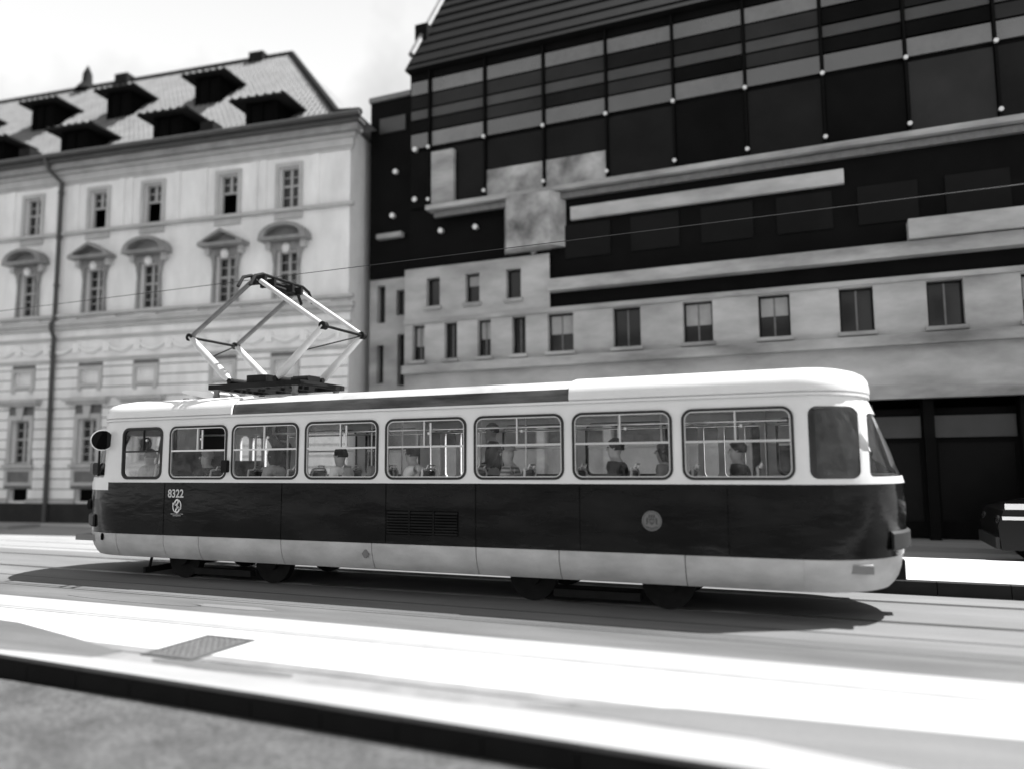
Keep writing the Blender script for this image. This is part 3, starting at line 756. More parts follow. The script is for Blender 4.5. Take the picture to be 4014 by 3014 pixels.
# bumpers
for front in (True,False):
    def arc(g):
        W = 1.257+g
        ks = range(3,18) if front else range(6,15)
        if front: return [(FS-(1.55+g)*math.sin(math.pi*k/20), -W*math.cos(math.pi*k/20)) for k in ks]
        return [(RS+(1.2+g)*math.sin(math.pi*k/20), W*math.cos(math.pi*k/20)) for k in ks]
    mb = MB(); mb.loft([[(x,y,.84) for x,y in arc(.0)],[(x,y,.87) for x,y in arc(.035)],[(x,y,1.04) for x,y in arc(.035)],[(x,y,1.07) for x,y in arc(.0)]], False, False, True)
    m = len(arc(0))
    for e in (0,m-1): mb.f.append(tuple(j*m+e for j in range(4)))
    mb.build('bumper', M_rubber, tram, 40)
# side windows
latch_me = None
def window(i, a, b, bar=True, open_right=False, mul=0.49, y=-1.247):
    mb = MB(); frame_ring(mb, rrect(a-.012,b+.012,WZ0-.012,WZ1+.012,.137), rrect(a+.022,b-.022,WZ0+.022,WZ1-.022,.105), y-.012, y+.035)
    w = mb.build('window', M_rubber, tram, 40)
    mb = MB(); frame_ring(mb, rrect(a+.022,b-.022,WZ0+.022,WZ1-.022,.105), rrect(a+.036,b-.036,WZ0+.036,WZ1-.036,.092), y-.006, y+.03)
    mb.build('frame', M_alu if i else M_rubber, w, 40)
    zb = WZ0+(WZ1-WZ0)*0.535; xm = a+(b-a)*mul
    lowp = [p for p in rrect(a+.036,b-.036,WZ0+.036,WZ1-.036,.092)]
    lo = [(x,min(z,zb-.016)) for x,z in lowp]; 
    def clean(pl):
        r = []
        for p in pl:
            if not r or (abs(p[0]-r[-1][0])+abs(p[1]-r[-1][1])) > 1e-4: r.append(p)
        if abs(r[0][0]-r[-1][0])+abs(r[0][1]-r[-1][1]) < 1e-4: r.pop()
        return r
    mb = MB(); mb.add([(x,y+.014,z) for x,z in clean(lo)], [tuple(range(len(clean(lo))))]); mb.build('pane', M_glass, w)
    ul = clean([(min(x,xm-.012),max(z,zb+.016)) for x,z in lowp]); ur = clean([(max(x,xm+.012),max(z,zb+.016)) for x,z in lowp])
    mb = MB(); mb.add([(x,y+.014,z) for x,z in ul], [tuple(range(len(ul)))]); mb.build('pane', M_glass, w)
    if open_right:   # the sliding pane has been pushed over to the left
        sh = (b-a)*(0.5-0.10); ur2 = [(x-sh,y+.030,z) for x,z in ur]
        mb = MB(); mb.add(ur2, [tuple(range(len(ur2)))]); mb.build('pane', M_glass, w)
        MB().box(max(p[0] for p in ur2)-.03,max(p[0] for p in ur2),y+.018,y+.036,zb+.03,WZ1-.06).build('sash', M_alu, w)
    else:
        mb = MB(); mb.add([(x,y+.022,z) for x,z in ur], [tuple(range(len(ur)))]); mb.build('pane', M_glass, w)
    bm_ = M_alu if i else M_rubber
    MB().box(a+.036,b-.036,y-.006,y+.026,zb-.014,zb+.014).build('bar', bm_, w)
    MB().box(xm-.011,xm+.011,y-.004,y+.026,zb+.014,WZ1-.036).build('mullion', bm_, w)
    mb = MB(); mb.tube([(xm+.07,y+.03,zb+.19),(xm+.07,y+.0,zb+.19)], .02, 10); mb.build('latch', M_alu, w, 40)
    return w
for i,(a,b) in enumerate(wins): window(i,a,b,open_right=i in (1,3,4), mul=(.52 if i == 0 else .49))
# rear quarter window, far windows, door lights
mb = MB(); mb.loft([[(x,y*.985,z) for x,y in ring(1.247,1.42,1.10)[-18:][-16:] if 5.8 < x < 6.6 and y < 0] for z in (1.69,2.57)], False); mb.build('quarter_window', M_glass, tram, 40)
for a,b in ((-3.4,-2.15),(-1.95,-.8),(.85,2.15),(2.35,3.7),(5.35,5.75)):
    mb = MB(); frame_ring(mb, rrect(a-.01,b+.01,WZ0-.01,WZ1+.01,.13), rrect(a+.03,b-.03,WZ0+.03,WZ1-.03,.10), 1.19, 1.255); w = mb.build('window', M_rubber, tram, 40)
    mb = MB(); mb.add([(x,1.22,z) for x,z in rrect(a+.03,b-.03,WZ0+.03,WZ1-.03,.10)], [tuple(range(28))]); mb.build('pane', M_glass2, w)
    MB().box(a+.03,b-.03,1.205,1.235,2.15,2.18).build('bar', M_alu, w)
for a,b in doors:
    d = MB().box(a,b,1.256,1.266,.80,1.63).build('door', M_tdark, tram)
    for q in range(4):
        x = a+.06+q*.31; mb = MB(); mb.add([(u,1.22,z) for u,z in rrect(x,x+.22,1.66,2.50,.10)], [tuple(range(28))]); mb.build('pane', M_glass2, d)
# windscreens
def screen(xlim, front, name):
    r1 = []
    for z,W,Lf,Lr in UPP[1:5]:
        g = .02
        if front: pts = [(FS-(Lf-g)*math.sin(math.pi*k/40), -(W-g)*math.cos(math.pi*k/40), z) for k in range(4,37)]
        else: pts = [(RS+(Lr-g)*math.sin(math.pi*k/40), (W-g)*math.cos(math.pi*k/40), z) for k in range(6,35)]
        r1.append(pts)
    mb = MB(); mb.loft(r1, False); return mb.build(name, M_glass2, tram, 60)
screen(-5.83, True, 'windscreen'); screen(6.5, False, 'rear_window')
for s in (-1,1):
    mb = MB(); mb.tube([(FS-1.50*math.sin(1.0),s*1.23*math.cos(1.0),1.72),(FS-1.20*math.sin(1.05),s*1.22*math.cos(1.05),2.50)], .025, 8); mb.build('windscreen_pillar', M_rubber, tram, 40)
# interior
MB().box(-6.6,6.5,-1.10,1.10,.60,.70).build('floor', M_floor, tram)
mb = MB(); mb.loft([[(x,y,z) for x,y in ring(1.16-i,1.0-i,.75-i)] for i,z in ((0,2.66),(.15,2.80),(.5,2.86))], True, False); mb.f.append(tuple(range(len(mb.v)-len(ring(1,1,1)),len(mb.v))))
mb.build('ceiling', M_inner, tram, 40)
MB().box(-4.40,-4.36,-1.15,.30,.9,2.60).build('cab_partition', M_part, tram)
MB().box(-4.42,-4.355,.35,1.15,.9,2.0).build('cab_partition', M_part, tram)
MB().box(-6.55,-5.95,-.75,.85,.9,1.62).build('control_desk', M_part, tram)
for s in (-1,1):
    mb = MB(); mb.tube([(-4.2,s*.62,2.44),(5.6,s*.62,2.44)], .017, 8); mb.build('handrail', M_alu, tram, 40)
    mb = MB(); mb.box(-4.2,5.6,s*1.19-.015,s*1.19+.015,.9,1.60); mb.build('side_lining', M_inner, tram)
for x,y in ((-3.9,.45),(-3.62,-.5),(-2.35,-.55),(-.75,.5),(-.72,-.5),(.75,.5),(1.95,-.5),(3.75,.5),(3.35,-.5),(5.25,.5)):
    mb = MB(); mb.tube([(x,y,.7),(x,y,2.75)], .017, 8); mb.build('pole', M_alu, tram, 40)
for y in (-.35,.35): MB().box(-4.0,5.6,y-.05,y+.05,2.80,2.835).build('light_strip', M_logo, tram)
mb = MB(); mb.tube([(-5.55,-.55,2.32),(-5.55,-.60,2.32)], .12, 14); mb.build('cab_fan', M_dmetal, tram, 40)
# seats
def seat_meshes():
    mb = MB(); mb.box(-.22,.22,-.21,.21,.40,.46); a = mb.mesh('seat_cushion', M_seat)
    mb = MB(); prof = [(.20,.44),(.24,.66),(.28,.92),(.30,1.08),(.27,1.11),(.25,1.07),(.22,.92),(.18,.66),(.14,.46)]
    mb.prism_xz([(x,z) for x,z in prof][::-1], -.20, .20); b = mb.mesh('seat_back', M_seat)
    mb = MB(); mb.tube([(.20,-.215,.44),(.26,-.215,.80),(.305,-.215,1.07),(.29,-.19,1.13),(.29,0,1.145),(.29,.19,1.13),(.305,.215,1.07),(.26,.215,.80),(.20,.215,.44)], .017, 6); c = mb.mesh('seat_rim', M_seat_edge, 60)
    mb = MB(); mb.tube([(0,0,0),(0,0,.40)], .04, 8); mb.box(-.12,.12,-.12,.12,0,.02); d = mb.mesh('seat_leg', M_metal, 40)
    mb = MB(); mb.tube([(.31,-.10,1.13),(.34,-.10,1.19),(.34,.10,1.19),(.31,.10,1.13)], .013, 6); e = mb.mesh('seat_grip', M_alu, 60)
    return a,b,c,d,e
SM = seat_meshes()
def seat(x, y, z=.7):
    s = link('seat', SM[0], tram, (x,y,z))
    link('seat_back', SM[1], s); link('seat_rim', SM[2], s); link('seat_leg', SM[3], s); link('seat_grip', SM[4], s)
near_seats = [-3.85,-3.05,-2.25,-1.30,-.55,.20,1.05,1.83,2.60,3.35,4.15,4.95]
for x in near_seats: seat(x,-.82)
for x in (-3.0,-2.2,-1.45,1.2,1.95,2.75,5.3): seat(x,.80)
seat(-5.42,-.52,.80)
# numerals, emblem and lettering on the side
text_mesh('8322', .188, M_letter, 'number', tram, (-4.245,-1.2595,1.391), .93, bold=.004)
text_mesh('Dopravní podnik hl. m. Prahy,', .029, M_letter, 'lettering', tram, (-4.03,-1.2595,1.108), .78, 'CENTER')
text_mesh('akciová společnost', .029, M_letter, 'lettering', tram, (-4.03,-1.2595,1.081), .78, 'CENTER')
mb = MB(); LX, LZ, yy = -4.035, 1.247, -1.2605
def flat_ring(cx, cz, ra, rb, wd, rot, a0=0, a1=360, n=28):
    o, i = [], []
    for k in range(n+1):
        a = rad(a0+(a1-a0)*k/n); c, s = math.cos(rot), math.sin(rot)
        for lst, g in ((o,wd/2),(i,-wd/2)):
            u, v = (ra+g)*math.cos(a), (rb+g)*math.sin(a); lst.append((cx+u*c-v*s, cz+u*s+v*c))
    for k in range(n): mb.add([(o[k][0],yy,o[k][1]),(o[k+1][0],yy,o[k+1][1]),(i[k+1][0],yy,i[k+1][1]),(i[k][0],yy,i[k][1])],[(0,1,2,3)])
flat_ring(LX,LZ,.088,.108,.020,0,-20,62); flat_ring(LX,LZ,.088,.108,.020,0,165,245)
flat_ring(LX-.012,LZ+.062,.048,.030,.028,rad(50)); flat_ring(LX+.016,LZ-.062,.048,.030,.028,rad(50))
for sx in (-1,1):
    cx, cz = LX-sx*.0, LZ+0
    q = [(-.10,.030),(-.04,.012),(-.02,.034),(-.09,.060)]
    mb.add([(LX-sx*(-u), yy, LZ+(v if sx > 0 else -v)) if sx > 0 else (LX-u, yy, LZ-v) for u,v in q],[(0,1,2,3)])
mb.add([(LX+.010,yy,LZ+.040),(LX+.026,yy,LZ+.040),(LX-.004,yy,LZ-.040),(LX-.020,yy,LZ-.040)],[(0,1,2,3)])
mb.build('emblem', M_logo, tram)
# city crest roundel
mb = MB(); mb.add([(3.957+.128*math.cos(2*math.pi*k/32),-1.2595,1.173+.128*math.sin(2*math.pi*k/32)) for k in range(32)],[tuple(range(32))]); cs = mb.build('crest', M_crest, tram)
mb = MB(); yy = -1.2615
flat_ring(3.957,1.173,.112,.112,.008,0)
mb.add([(3.957+u,yy,1.173+v) for u,v in ((-.036,.03),(.036,.03),(.036,-.02),(.0,-.055),(-.036,-.02))],[(0,1,2,3,4)])
for s in (-1,1):
    mb.add([(3.957+s*u,yy,1.173+v) for u,v in ((.045,.03),(.06,.045),(.075,.02),(.07,-.03),(.085,-.05),(.05,-.04))],[tuple(range(6))])
mb.add([(3.957+u,yy,1.173+v) for u,v in ((-.07,-.065),(0,-.088),(.07,-.065),(.075,-.08),(0,-.104),(-.075,-.08))],[(0,1,4,5),(1,2,3,4)])
for u in (-.03,0,.03): mb.add([(3.957+u+a,yy,1.173+b) for a,b in ((-.013,.038),(.013,.038),(.010,.085),(0,.075),(-.010,.085))],[(0,1,2,3,4)])
mb.build('crest_arms', M_crest_d, cs)
mb = MB(); yy = -1.2625
for u in (-.018,0,.018): mb.add([(3.957+u+a,yy,1.173+b) for a,b in ((-.006,-.02),(.006,-.02),(.006,.012),(-.006,.012))],[(0,1,2,3)])
mb.build('crest_towers', M_crest, cs)
# louvred ventilation grille in three fields
g = thing  # keep name short
gb = MB().box(.035,1.215,-1.2568,-1.2545,.895,1.245).build('vent_grille', M_black, tram)
for q in range(3):
    for k in range(8):
        x0 = .05+q*.395; z0 = .91+k*.041
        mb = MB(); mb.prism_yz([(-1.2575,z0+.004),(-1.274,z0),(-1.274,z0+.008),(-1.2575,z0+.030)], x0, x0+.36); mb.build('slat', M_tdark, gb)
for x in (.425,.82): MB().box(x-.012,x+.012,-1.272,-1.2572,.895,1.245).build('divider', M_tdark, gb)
# small fittings
mb = MB(); mb.prism_xz(rrect(-3.06,-2.945,1.80,2.0,.03), -1.32, -1.252); mb.build('indicator_lamp', M_dmetal, tram)
mb = MB(); mb.prism_xz([(-.39,.60),(-.345,.662),(-.31,.662),(-.265,.60),(-.31,.538),(-.345,.538)], -1.247, -1.235); mb.build('filler_flap', M_metal, tram)
mb = MB(); mb.tube([(-5.80,-1.195,.69),(-5.81,-1.215,.69)], .062, 14)
mb.build('round_marker', M_black, tram, 40)
for front in (-1,1):
    x = -6.9 if front < 0 else 6.9
    e = .06 if front < 0 else -.12
    mb = MB(); mb.tube([(x-front*.3,-.0,.55),(x+front*e,-.0,.55)], .06, 8); cp = mb.build('coupler', M_dmetal, tram, 40)
    MB().box(min(x+front*e,x+front*(e+.12)),max(x+front*e,x+front*(e+.12)),-.12,.12,.42,.66).build('coupler_head', M_dmetal, cp)
for s in (-1,1):
    mb = MB(); mb.tube([(FS-1.55*math.sin(.9)+.03,s*1.25*math.cos(.9),1.22),(FS-1.55*math.sin(.9)-.03,s*1.25*math.cos(.9)*1.03,1.22)], .10, 14); mb.build('headlight', M_dmetal, tram, 40)
# mirrors
mb = MB(); mb.tube([(-5.78,-1.315,2.375),(-5.80,-1.30,2.375),(-5.84,-1.285,2.375)], [.175,.17,.10], 20); mr = mb.build('mirror', M_dmetal, tram, 40)
for i,v in enumerate(mr.data.vertices): pass
mb = MB(); mb.tube([(-5.775,-1.318,2.375),(-5.79,-1.31,2.375)], .185, 20); mb.build('mirror_rim', M_alu, mr, 40)
MBg = MB(); MBg.tube([(-5.768,-1.322,2.375),(-5.776,-1.318,2.375)], .168, 20); MBg.build('mirror_glass', M_black, mr, 40)
mb = MB(); mb.tube([(-5.84,-1.29,2.375),(-5.92,-1.24,2.2),(-5.95,-1.22,1.75)], .018, 8); mb.build('mirror_stay', M_dmetal, mr, 40)
mb = MB(); mb.prism_yz(rrect(-1.20,-1.06,1.76,1.98,.04), -6.19, -6.12); m2 = mb.build('mirror', M_metal, tram, 40)
mb = MB(); mb.tube([(-6.15,-1.10,1.76),(-6.12,-1.02,1.70)], .012, 6); mb.build('mirror_stay', M_alu, m2, 40)
# bogies
for bx in (-3.35,3.10):
    bg = MB().box(bx-1.25,bx+1.25,-.80,.80,.36,.56).build('bogie', M_dmetal, tram)
    for dx in (-.95,.95):
        for s in (-1,1):
            mb = MB(); mb.tube([(bx+dx,s*.66,.35),(bx+dx,s*.79,.35)], .35, 24); mb.tube([(bx+dx,s*.79,.35),(bx+dx,s*.86,.35)], .13, 12); mb.build('wheel', M_dmetal, bg, 40)
    for s in (-1,1): MB().box(bx-.6,bx+.6,s*.86-.06,s*.86+.06,.10,.20).build('track_brake', M_dmetal, bg)
MB().box(-1.8,1.6,-.95,.95,.34,.72).build('equipment_box', M_dmetal, tram)
MB().box(-6.0,6.0,-1.0,1.0,.58,.79).build('underframe', M_dmetal, tram)
mb = MB()
for y in (-.85,.85): mb.tube([(-4.95,y,.5),(-5.05,y,.12)], .025, 6)
mb.box(-5.08,-5.03,-.95,.95,.06,.16); mb.build('wheel_guard', M_dmetal, tram)
# roof furniture
mb = MB(); mb.prism_xz([(-4.88,3.24),(-4.86,3.29),(-4.2,3.24),(-3.99,3.15),(-4.0,3.10),(-4.3,3.12)], -.42, .22); mb.build('roof_hatch', M_twhite, tram)
mb = MB(); mb.box(-4.3,-4.05,-.35,.15,3.08,3.13); mb.build('hatch_hinge', M_dmetal, tram)
mb = MB(); mb.tube([(-4.66,-.52,3.03),(-4.66,-.52,3.12)], .06, 8); mb.build('roof_knob', M_dmetal, tram, 40)
# pantograph
PX = -3.1
pg = MB(); 
for s in (-.58,.58): pg.box(PX-.95,PX+1.05,s-.05,s+.05,3.24,3.33)
for x in (-.9,-.45,.0,.5,1.0): pg.box(PX+x-.04,PX+x+.04,-.58,.58,3.245,3.335)
panto = pg.build('pantograph', M_dmetal, tram)
for x in (-.8,.9):
    for s in (-.58,.58):
        mb = MB(); mb.tube([(PX+x,s,3.02),(PX+x,s,3.08),(PX+x,s,3.12),(PX+x,s,3.16),(PX+x,s,3.24)], [.06,.045,.065,.045,.06], 10); mb.build('insulator', M_metal, panto, 40)
for x in (-.5,.5):
    mb = MB(); mb.tube([(PX+x,-.62,3.38),(PX+x,.62,3.38)], .05, 10); mb.build('shaft', M_dmetal, panto, 40)
for s in (-.2,.2):
    mb = MB(); mb.tube([(PX-.9,s,3.36),(PX+.9,s,3.40)], .045, 8); mb.build('spring', M_dmetal, panto, 40)
mb = MB(); mb.box(PX-.12,PX+.3,-.60,-.42,3.335,3.46); mb.build('motor_box', M_dmetal, panto)
MB().box(PX+.55,PX+.9,-.2,.1,3.34,3.45).build('latch_box', M_dmetal, panto)
MB().box(PX-.7,PX-.42,.1,.4,3.34,3.48).build('relay_box', M_dmetal, panto)
for s in (-.575,.575):
    for d in (-1,1):
        mb = MB(); mb.tube([(PX+d*.5,s,3.38),(PX+d*.62,s,3.48),(PX+d*1.46,s,4.22)], [.035,.075,.055], 10); mb.build('lower_arm', M_arm, panto, 40)
        mb = MB(); mb.tube([(PX+d*1.46,s,4.22),(PX+d*.10,s*.98,5.12)], .042, 10); mb.build('upper_arm', M_arm if d > 0 else M_metal, panto, 40)
        mb = MB(); mb.tube([(PX+d*1.46,s-.05,4.22),(PX+d*1.46,s+.05,4.22)], .07, 12); mb.build('knuckle', M_dmetal, panto, 40)
for d in (-1,1):
    mb = MB(); mb.tube([(PX+d*1.46,-.60,4.22),(PX+d*1.46,.60,4.22)], .025, 8); mb.build('cross_tube', M_dmetal, panto, 40)
    mb = MB(); mb.tube([(PX+d*1.0,-.575,3.82),(PX+d*1.46,.575,4.22)], .014, 6); mb.build('brace', M_dmetal, panto, 40)
    mb = MB(); mb.tube([(PX+d*.13,-.86,4.98),(PX+d*.13,-.74,5.17),(PX+d*.13,-.55,5.24),(PX+d*.13,.55,5.24),(PX+d*.13,.74,5.17),(PX+d*.13,.86,4.98)], .03, 8); mb.build('collector_bow', M_dmetal, panto, 40)
mb = MB(); mb.tube([(PX,-.60,5.12),(PX,.60,5.12)], .045, 8)
for s in (-.5,-.25,.25,.5): mb.box(PX-.16,PX+.16,s-.03,s+.03,5.08,5.22)
mb.build('collector_frame', M_dmetal, panto, 40)
mb = MB(); mb.tube([(PX+.7,.2,3.05),(PX+.9,.4,3.12),(PX+1.3,.5,3.08),(PX+1.6,.3,3.09)], .025, 6); mb.build('cable', M_dmetal, tram, 40)

# ------------------------------------------------------------------ overhead wires
mb = MB(); mb.tube([(x*10.0,11.02,5.33) for x in range(-7,7)], .006, 6)
tag(mb.build('contact_wire', M_wire), 'thin dark contact wire touching the raised pantograph of the tram', 'overhead wire')

# ------------------------------------------------------------------ parked car at the far right
van = thing('parked_van', 'dark parked van with pale side stripes at the right edge beyond the tram stop', 'van', (4.95, 16.6, 0.0))
mb = MB(); prof = [(-2.28,.34),(-2.32,.75),(-2.22,1.02),(-1.55,1.18),(-1.0,1.86),(-.8,1.93),(2.1,1.95),(2.3,1.8),(2.32,.34)]
mb.loft([[(x,y,z) for x,z in prof] for y in (-.88,-.86,.86,.88)], True, True); body = mb.build('body', M_car, van, 35)
for x0,x1 in ((-1.28,-.55),(-.45,.75),(.85,2.05)):
    lo = [(x0,1.25),(x1,1.25),(x1,1.78),(x0+(.42 if x0 < -1 else 0),1.78)]
    for s in (-1,1):
        mb = MB(); mb.prism_xz(lo if s < 0 else lo[::-1], s*.883-.003, s*.883+.003); mb.build('window', M_wdark, van)
mb = MB(); mb.add([(-1.52,-.7,1.225),(-1.52,.7,1.225),(-1.03,.66,1.84),(-1.03,-.66,1.84)],[(0,1,2,3)]); mb.v = [(x-.01,y,z+.01) for x,y,z in mb.v]; mb.build('windscreen', M_wdark, van)
MB().box(-2.20,2.2,-.895,-.8815,1.04,1.14).build('stripe', M_car_roof, van)
MB().box(-2.25,2.2,-.895,-.8815,.86,.92).build('stripe', M_car_roof, van)
for x in (-1.5,1.45):
    for s in (-1,1):
        mb = MB(); mb.tube([(x,s*.68,.33),(x,s*.895,.33)], .33, 18); w = mb.build('wheel', M_tyre, van, 40)
        mb = MB(); mb.tube([(x,s*.86,.33),(x,s*.905,.33)], .19, 14); mb.build('rim', M_dmetal, w, 40)
for s in (-1,1):
    mb = MB(); mb.ellipsoid((-2.27,s*.66,.84),.05,.15,.09,10,6); mb.build('headlight', M_wdark, van, 60)
    MB().box(-1.30,-1.15,s*.98-.09,s*.98+.09,1.22,1.42).build('mirror', M_car, van)
MB().box(-2.36,-2.30,-.85,.85,.36,.56).build('bumper', M_rubber, van)

# ------------------------------------------------------------------ houses behind the camera, seen in reflections
def facing_house(x0, x1, h, label, m):
    t = thing('house', label, 'house', ((x0+x1)/2,-18.0,-.15))
    w = (x1-x0)/2
    ops = []
    n = int((x1-x0)/2.6)
    for i in range(n):
        c = -w+(i+.5)*(2*w/n)
        for z in (1.2,4.6,8.0,11.2):
            if z+1.9 < h-.6: ops.append((c-.55,c+.55,z,z+1.9))
    mb = MB(); wall_openings(mb,-w,w,0,h,ops,0,.25)
    mb.v = [(x,-y,z) for x,y,z in mb.v]; mb.quad((-w,0,0),(-w,-10,0),(-w,-10,h),(-w,0,h)); mb.quad((w,0,0),(w,0,h),(w,-10,h),(w,-10,0)); mb.build('wall', m, t)
    for a,b,c,d in ops: MB().box(a,b,-.25,-.22,c,d).build('window', M_wdark, t)
    mb = MB(); mb.add([(-w,.4,h),(w,.4,h),(w,-10.4,h),(-w,-10.4,h),(-w,-5,h+4.5),(w,-5,h+4.5)],[(0,1,5,4),(2,3,4,5),(1,2,5),(3,0,4),(0,3,2,1)]); mb.build('roof', M_tile, t)
facing_house(-34,-16,14.0,'wide pale house across the street behind the viewer, left of the row',M_opp)
facing_house(-15.9,0,12.0,'lower house across the street behind the viewer, middle of the row',M_pale)
facing_house(0.1,20,15.0,'tall house across the street behind the viewer, right of the row',M_opp)

# ------------------------------------------------------------------ passengers
def tone(name, g): return mat(name, g, 0.8, 0.12, 9)
M_skin = tone('skin', .40); M_hair_d = tone('dark_hair', .012); M_hair_l = tone('grey_hair', .25); M_hair_m = tone('brown_hair', .04)
M_eye = mat('eye', .02, .2)
M_trouser = tone('trousers', .03)
M_wshirt = tone('white_shirt', .75); M_dshirt = tone('dark_jacket', .045); M_gshirt = tone('grey_shirt', .22); M_lshirt = tone('light_top', .5)
def stripe_mat():
    m = mat('striped_knit', .3, .85); n = m.node_tree.nodes; l = m.node_tree.links
    t = n.new('ShaderNodeTexCoord'); w = n.new('ShaderNodeTexWave'); w.bands_direction = 'Z'; w.inputs['Scale'].default_value = 5.5; w.inputs['Distortion'].default_value = 1.2
    l.new(t.outputs['Object'], w.inputs['Vector'])
    r = n.new('ShaderNodeMapRange'); r.inputs['To Min'].default_value = .05; r.inputs['To Max'].default_value = .42; l.new(w.outputs['Fac'], r.inputs['Value'])
    c = n.new('ShaderNodeCombineColor')
    for i in range(3): l.new(r.outputs[0], c.inputs[i])
    l.new(c.outputs[0], n['Principled BSDF'].inputs['Base Color']); return m
M_stripe = stripe_mat()
def skin_obj(name, V, E, m, parent, root=0, sub=2):
    names = list(V); idx = {k:i for i,k in enumerate(names)}
    me = bpy.data.meshes.new(name); me.from_pydata([V[k][0] for k in names], [(idx[a],idx[b]) for a,b in E], [])
    o = link(name, me, parent); md = o.modifiers.new('skin','SKIN'); md.use_smooth_shade = True
    sv = me.skin_vertices[0].data
    for i,k in enumerate(names): r = V[k][1]; sv[i].radius = (r,r) if not isinstance(r,tuple) else r; sv[i].use_root = (i == root)
    s = o.modifiers.new('sub','SUBSURF'); s.levels = sub; s.render_levels = sub
    bake(o)
    o.data.materials.clear(); o.data.materials.append(m); o.data.polygons.foreach_set('use_smooth', [True]*len(o.data.polygons))
    return o
def person(label, x, y, z, rz=math.pi, stand=False, shirt=None, hair=M_hair_d, hair_kind='short', lean=0.0, sc_=1.0, turn=0.0, arm_up=False, trousers=None):
    # local frame: the body faces +x
    p = thing('person', label, 'person', (TC.x+x, TC.y+y, z), rz, 'passengers inside the tram')
    p.scale = (sc_,)*3
    shirt = shirt or M_gshirt; trousers = trousers or M_trouser
    hz = .92 if stand else .54
    lx = lean
    V = {'pelvis':((0,0,hz),.135),'waist':((.01+lx*.3,0,hz+.20),.125),'chest':((.0+lx*.7,0,hz+.42),.145),'neck0':((lx*.95,0,hz+.545),.085),'neck':((.02+lx,0,hz+.60),.064),
         'jaw':((.05+lx*1.05,0,hz+.665),.084),'head':((.03+lx*1.05,0,hz+.75),.104),'crown':((.02+lx*1.05,0,hz+.83),.072)}
    E = [('pelvis','waist'),('waist','chest'),('chest','neck0'),('neck0','neck'),('neck','jaw'),('jaw','head'),('head','crown')]
    SE = [('pelvis','waist'),('waist','chest'),('chest','neck0')]; TE = []
    for s,t in ((-1,'r'),(1,'l')):
        up = arm_up and s > 0
        V['sh'+t] = ((lx*.9,s*.185,hz+.51),.062)
        V['el'+t] = ((.06+lx,s*.25,hz+.24) if not up else (.12+lx,s*.27,hz+.72),.045)
        V['wr'+t] = ((.27+lx*.6,s*.17,hz+.14) if not up else (.10+lx,s*.22,hz+.98),.031)
        V['pa'+t] = ((.34+lx*.5,s*.15,hz+.12) if not up else (.11+lx,s*.21,hz+1.05),.032)
        E += [('neck0','sh'+t),('sh'+t,'el'+t),('el'+t,'wr'+t),('wr'+t,'pa'+t)]; SE += [('neck0','sh'+t),('sh'+t,'el'+t),('el'+t,'wr'+t)]
        if stand:
            V['hp'+t] = ((0,s*.10,hz-.06),.095); V['kn'+t] = ((.02,s*.11,.48),.068); V['an'+t] = ((-.01,s*.11,.09),.042); V['to'+t] = ((.15,s*.13,.04),.035)
        else:
            V['hp'+t] = ((.06,s*.10,hz-.01),.095); V['kn'+t] = ((.46,s*.13,.52),.068); V['an'+t] = ((.44,s*.13,.10),.042); V['to'+t] = ((.60,s*.14,.04),.035)
        E += [('pelvis','hp'+t),('hp'+t,'kn'+t),('kn'+t,'an'+t),('an'+t,'to'+t)]; TE += [('pelvis','hp'+t),('hp'+t,'kn'+t),('kn'+t,'an'+t)]
    body = skin_obj('body', V, E, M_skin, p)
    hc = Vector(V['head'][0])+Vector((.0,0,.005)); tr = Matrix.Rotation(turn,3,'Z')
    # nose, ears and eyes
    mb = MB()
    def hp(u,v,w): q = tr @ Vector((u,v,w)); return hc+q
    mb.tube([hp(.095,0,.02),hp(.120,0,-.018),hp(.105,0,-.028)],[.010,.016,.008],6)
    for s in (-1,1): mb.tube([hp(-.005,s*.088,.018),hp(-.012,s*.098,-.005),hp(.0,s*.09,-.03)],[.012,.016,.008],6)
    mb.tube([hp(.082,-.022,-.058),hp(.092,0,-.060),hp(.082,.022,-.058)],[.004,.008,.004],6)
    mb.build('face', M_skin, p, 60)
    for s in (-1,1): 
        c = hp(.090,s*.033,.012); mb = MB(); mb.ellipsoid(c,.011,.013,.009,8,6); mb.build('eye', M_eye, p, 60)
    # hands: five curled fingers each
    for s,t in ((-1,'r'),(1,'l')):
        P0 = Vector(V['pa'+t][0]); d = (P0-Vector(V['wr'+t][0])).normalized(); a = Vector((0,1,0)) if abs(d.y) < .9 else Vector((1,0,0)); dn = d.cross(a).normalized()
        mb = MB()
        for k,ln in enumerate((.072,.082,.076,.060)):
            b = P0+d*.012+a*(k-1.5)*.019; mb.tube([b,b+d*ln*.5,b+d*ln*.85+dn*ln*.30,b+d*ln*.85+dn*ln*.62],[.0095,.009,.008,.006],6)
        b = P0-d*.02-a*s*.028; mb.tube([b,b-a*s*.03+d*.03,b-a*s*.03+d*.06+dn*.01],[.011,.010,.007],6)
        mb.build('fingers', M_skin, p, 60)
    # hair
    mb = MB(); nu, nv = 16, 8
    rings_ = []
    low = {'short':1.92,'long':2.55,'thin':1.35}[hair_kind]
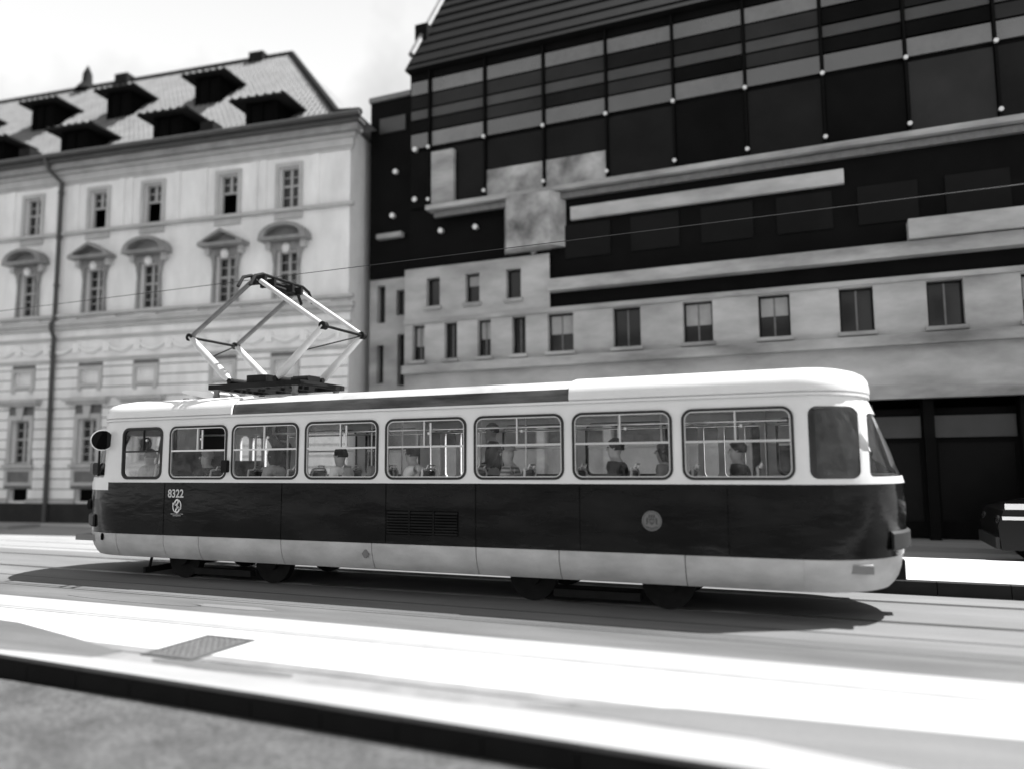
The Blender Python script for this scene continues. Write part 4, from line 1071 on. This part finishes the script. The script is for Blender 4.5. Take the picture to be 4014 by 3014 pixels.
    for j in range(nv+1):
        row = []
        for i in range(nu):
            ph = 2*math.pi*i/nu
            front = max(0.0, math.cos(ph))
            tmax = low*(1-front)+1.05*front if hair_kind != 'thin' else low*(1-.4*front)
            t = .02+(tmax-.02)*j/nv; rr_ = 1+.05*math.sin(5*ph+j)
            q = Vector((.116*math.sin(t)*math.cos(ph)*rr_-.008, .109*math.sin(t)*math.sin(ph)*rr_, .124*math.cos(t)*1.0+.015))
            if hair_kind == 'long' and t > 1.6: q.z -= .10*(t-1.6)
            row.append(hc+tr@q)
        rings_.append(row)
    mb.loft(rings_, True, True); mb.build('hair', hair, p, 60)
    # clothes
    gV = {k:(c, (r+.018 if k not in ('neck0',) else r+.012)) for k,(c,r) in V.items()}
    sv = {k:gV[k] for k in V if any(k in e for e in SE)}; skin_obj('shirt', sv, SE, shirt, p)
    tv = {k:gV[k] for k in V if any(k in e for e in TE)}; skin_obj('trousers', tv, TE, trousers, p)
    return p
W = math.pi
person('tram driver in a light shirt at the front cab window', -5.42, -.52, .80, W, shirt=M_lshirt, hair=M_hair_d, lean=.05)
person('seated passenger with fair hair and dark jacket behind the cab partition in the second window', -3.80, -.84, .76, W, shirt=M_dshirt, hair=M_hair_l, hair_kind='short', turn=.6)
person('standing passenger with tousled dark hair in the third window, arm raised to the rail', -2.62, -.35, .76, W+.2, stand=True, shirt=M_dshirt, hair=M_hair_d, hair_kind='long', arm_up=True, sc_=1.03)
person('seated passenger in light top in the third window below the standing one', -2.38, -.82, .76, W, shirt=M_lshirt, hair=M_hair_m, hair_kind='long')
person('seated passenger with short black hair and white shirt in the fourth window', -1.05, -.84, .76, W, shirt=M_wshirt, hair=M_hair_d)
person('long haired passenger in grey top behind the white shirt in the fourth window', -.48, -.60, .76, W-.3, shirt=M_gshirt, hair=M_hair_d, hair_kind='long')
person('passenger in white shirt leaning forward in the fifth window', .42, -.84, .76, W, shirt=M_wshirt, hair=M_hair_m, lean=.16)
person('standing passenger in dark clothes behind the open pane of the fifth window', 1.05, .35, .76, W+.5, stand=True, shirt=M_dshirt, hair=M_hair_d)
person('grey haired passenger in striped jumper in the sixth window', 1.88, -.84, .76, W, shirt=M_stripe, hair=M_hair_l, hair_kind='thin', turn=.2, lean=.04)
person('broad passenger in dark coat in the seventh window', 3.42, -.84, .76, W, shirt=M_dshirt, hair=M_hair_d, sc_=1.04)
person('second passenger of the seventh window, in grey top with long brown hair', 4.02, -.55, .76, W, shirt=M_gshirt, hair=M_hair_m, hair_kind='long')
person('passenger in dark jacket in the last large window of the tram', 5.02, -.82, .76, W, shirt=M_dshirt, hair=M_hair_m)
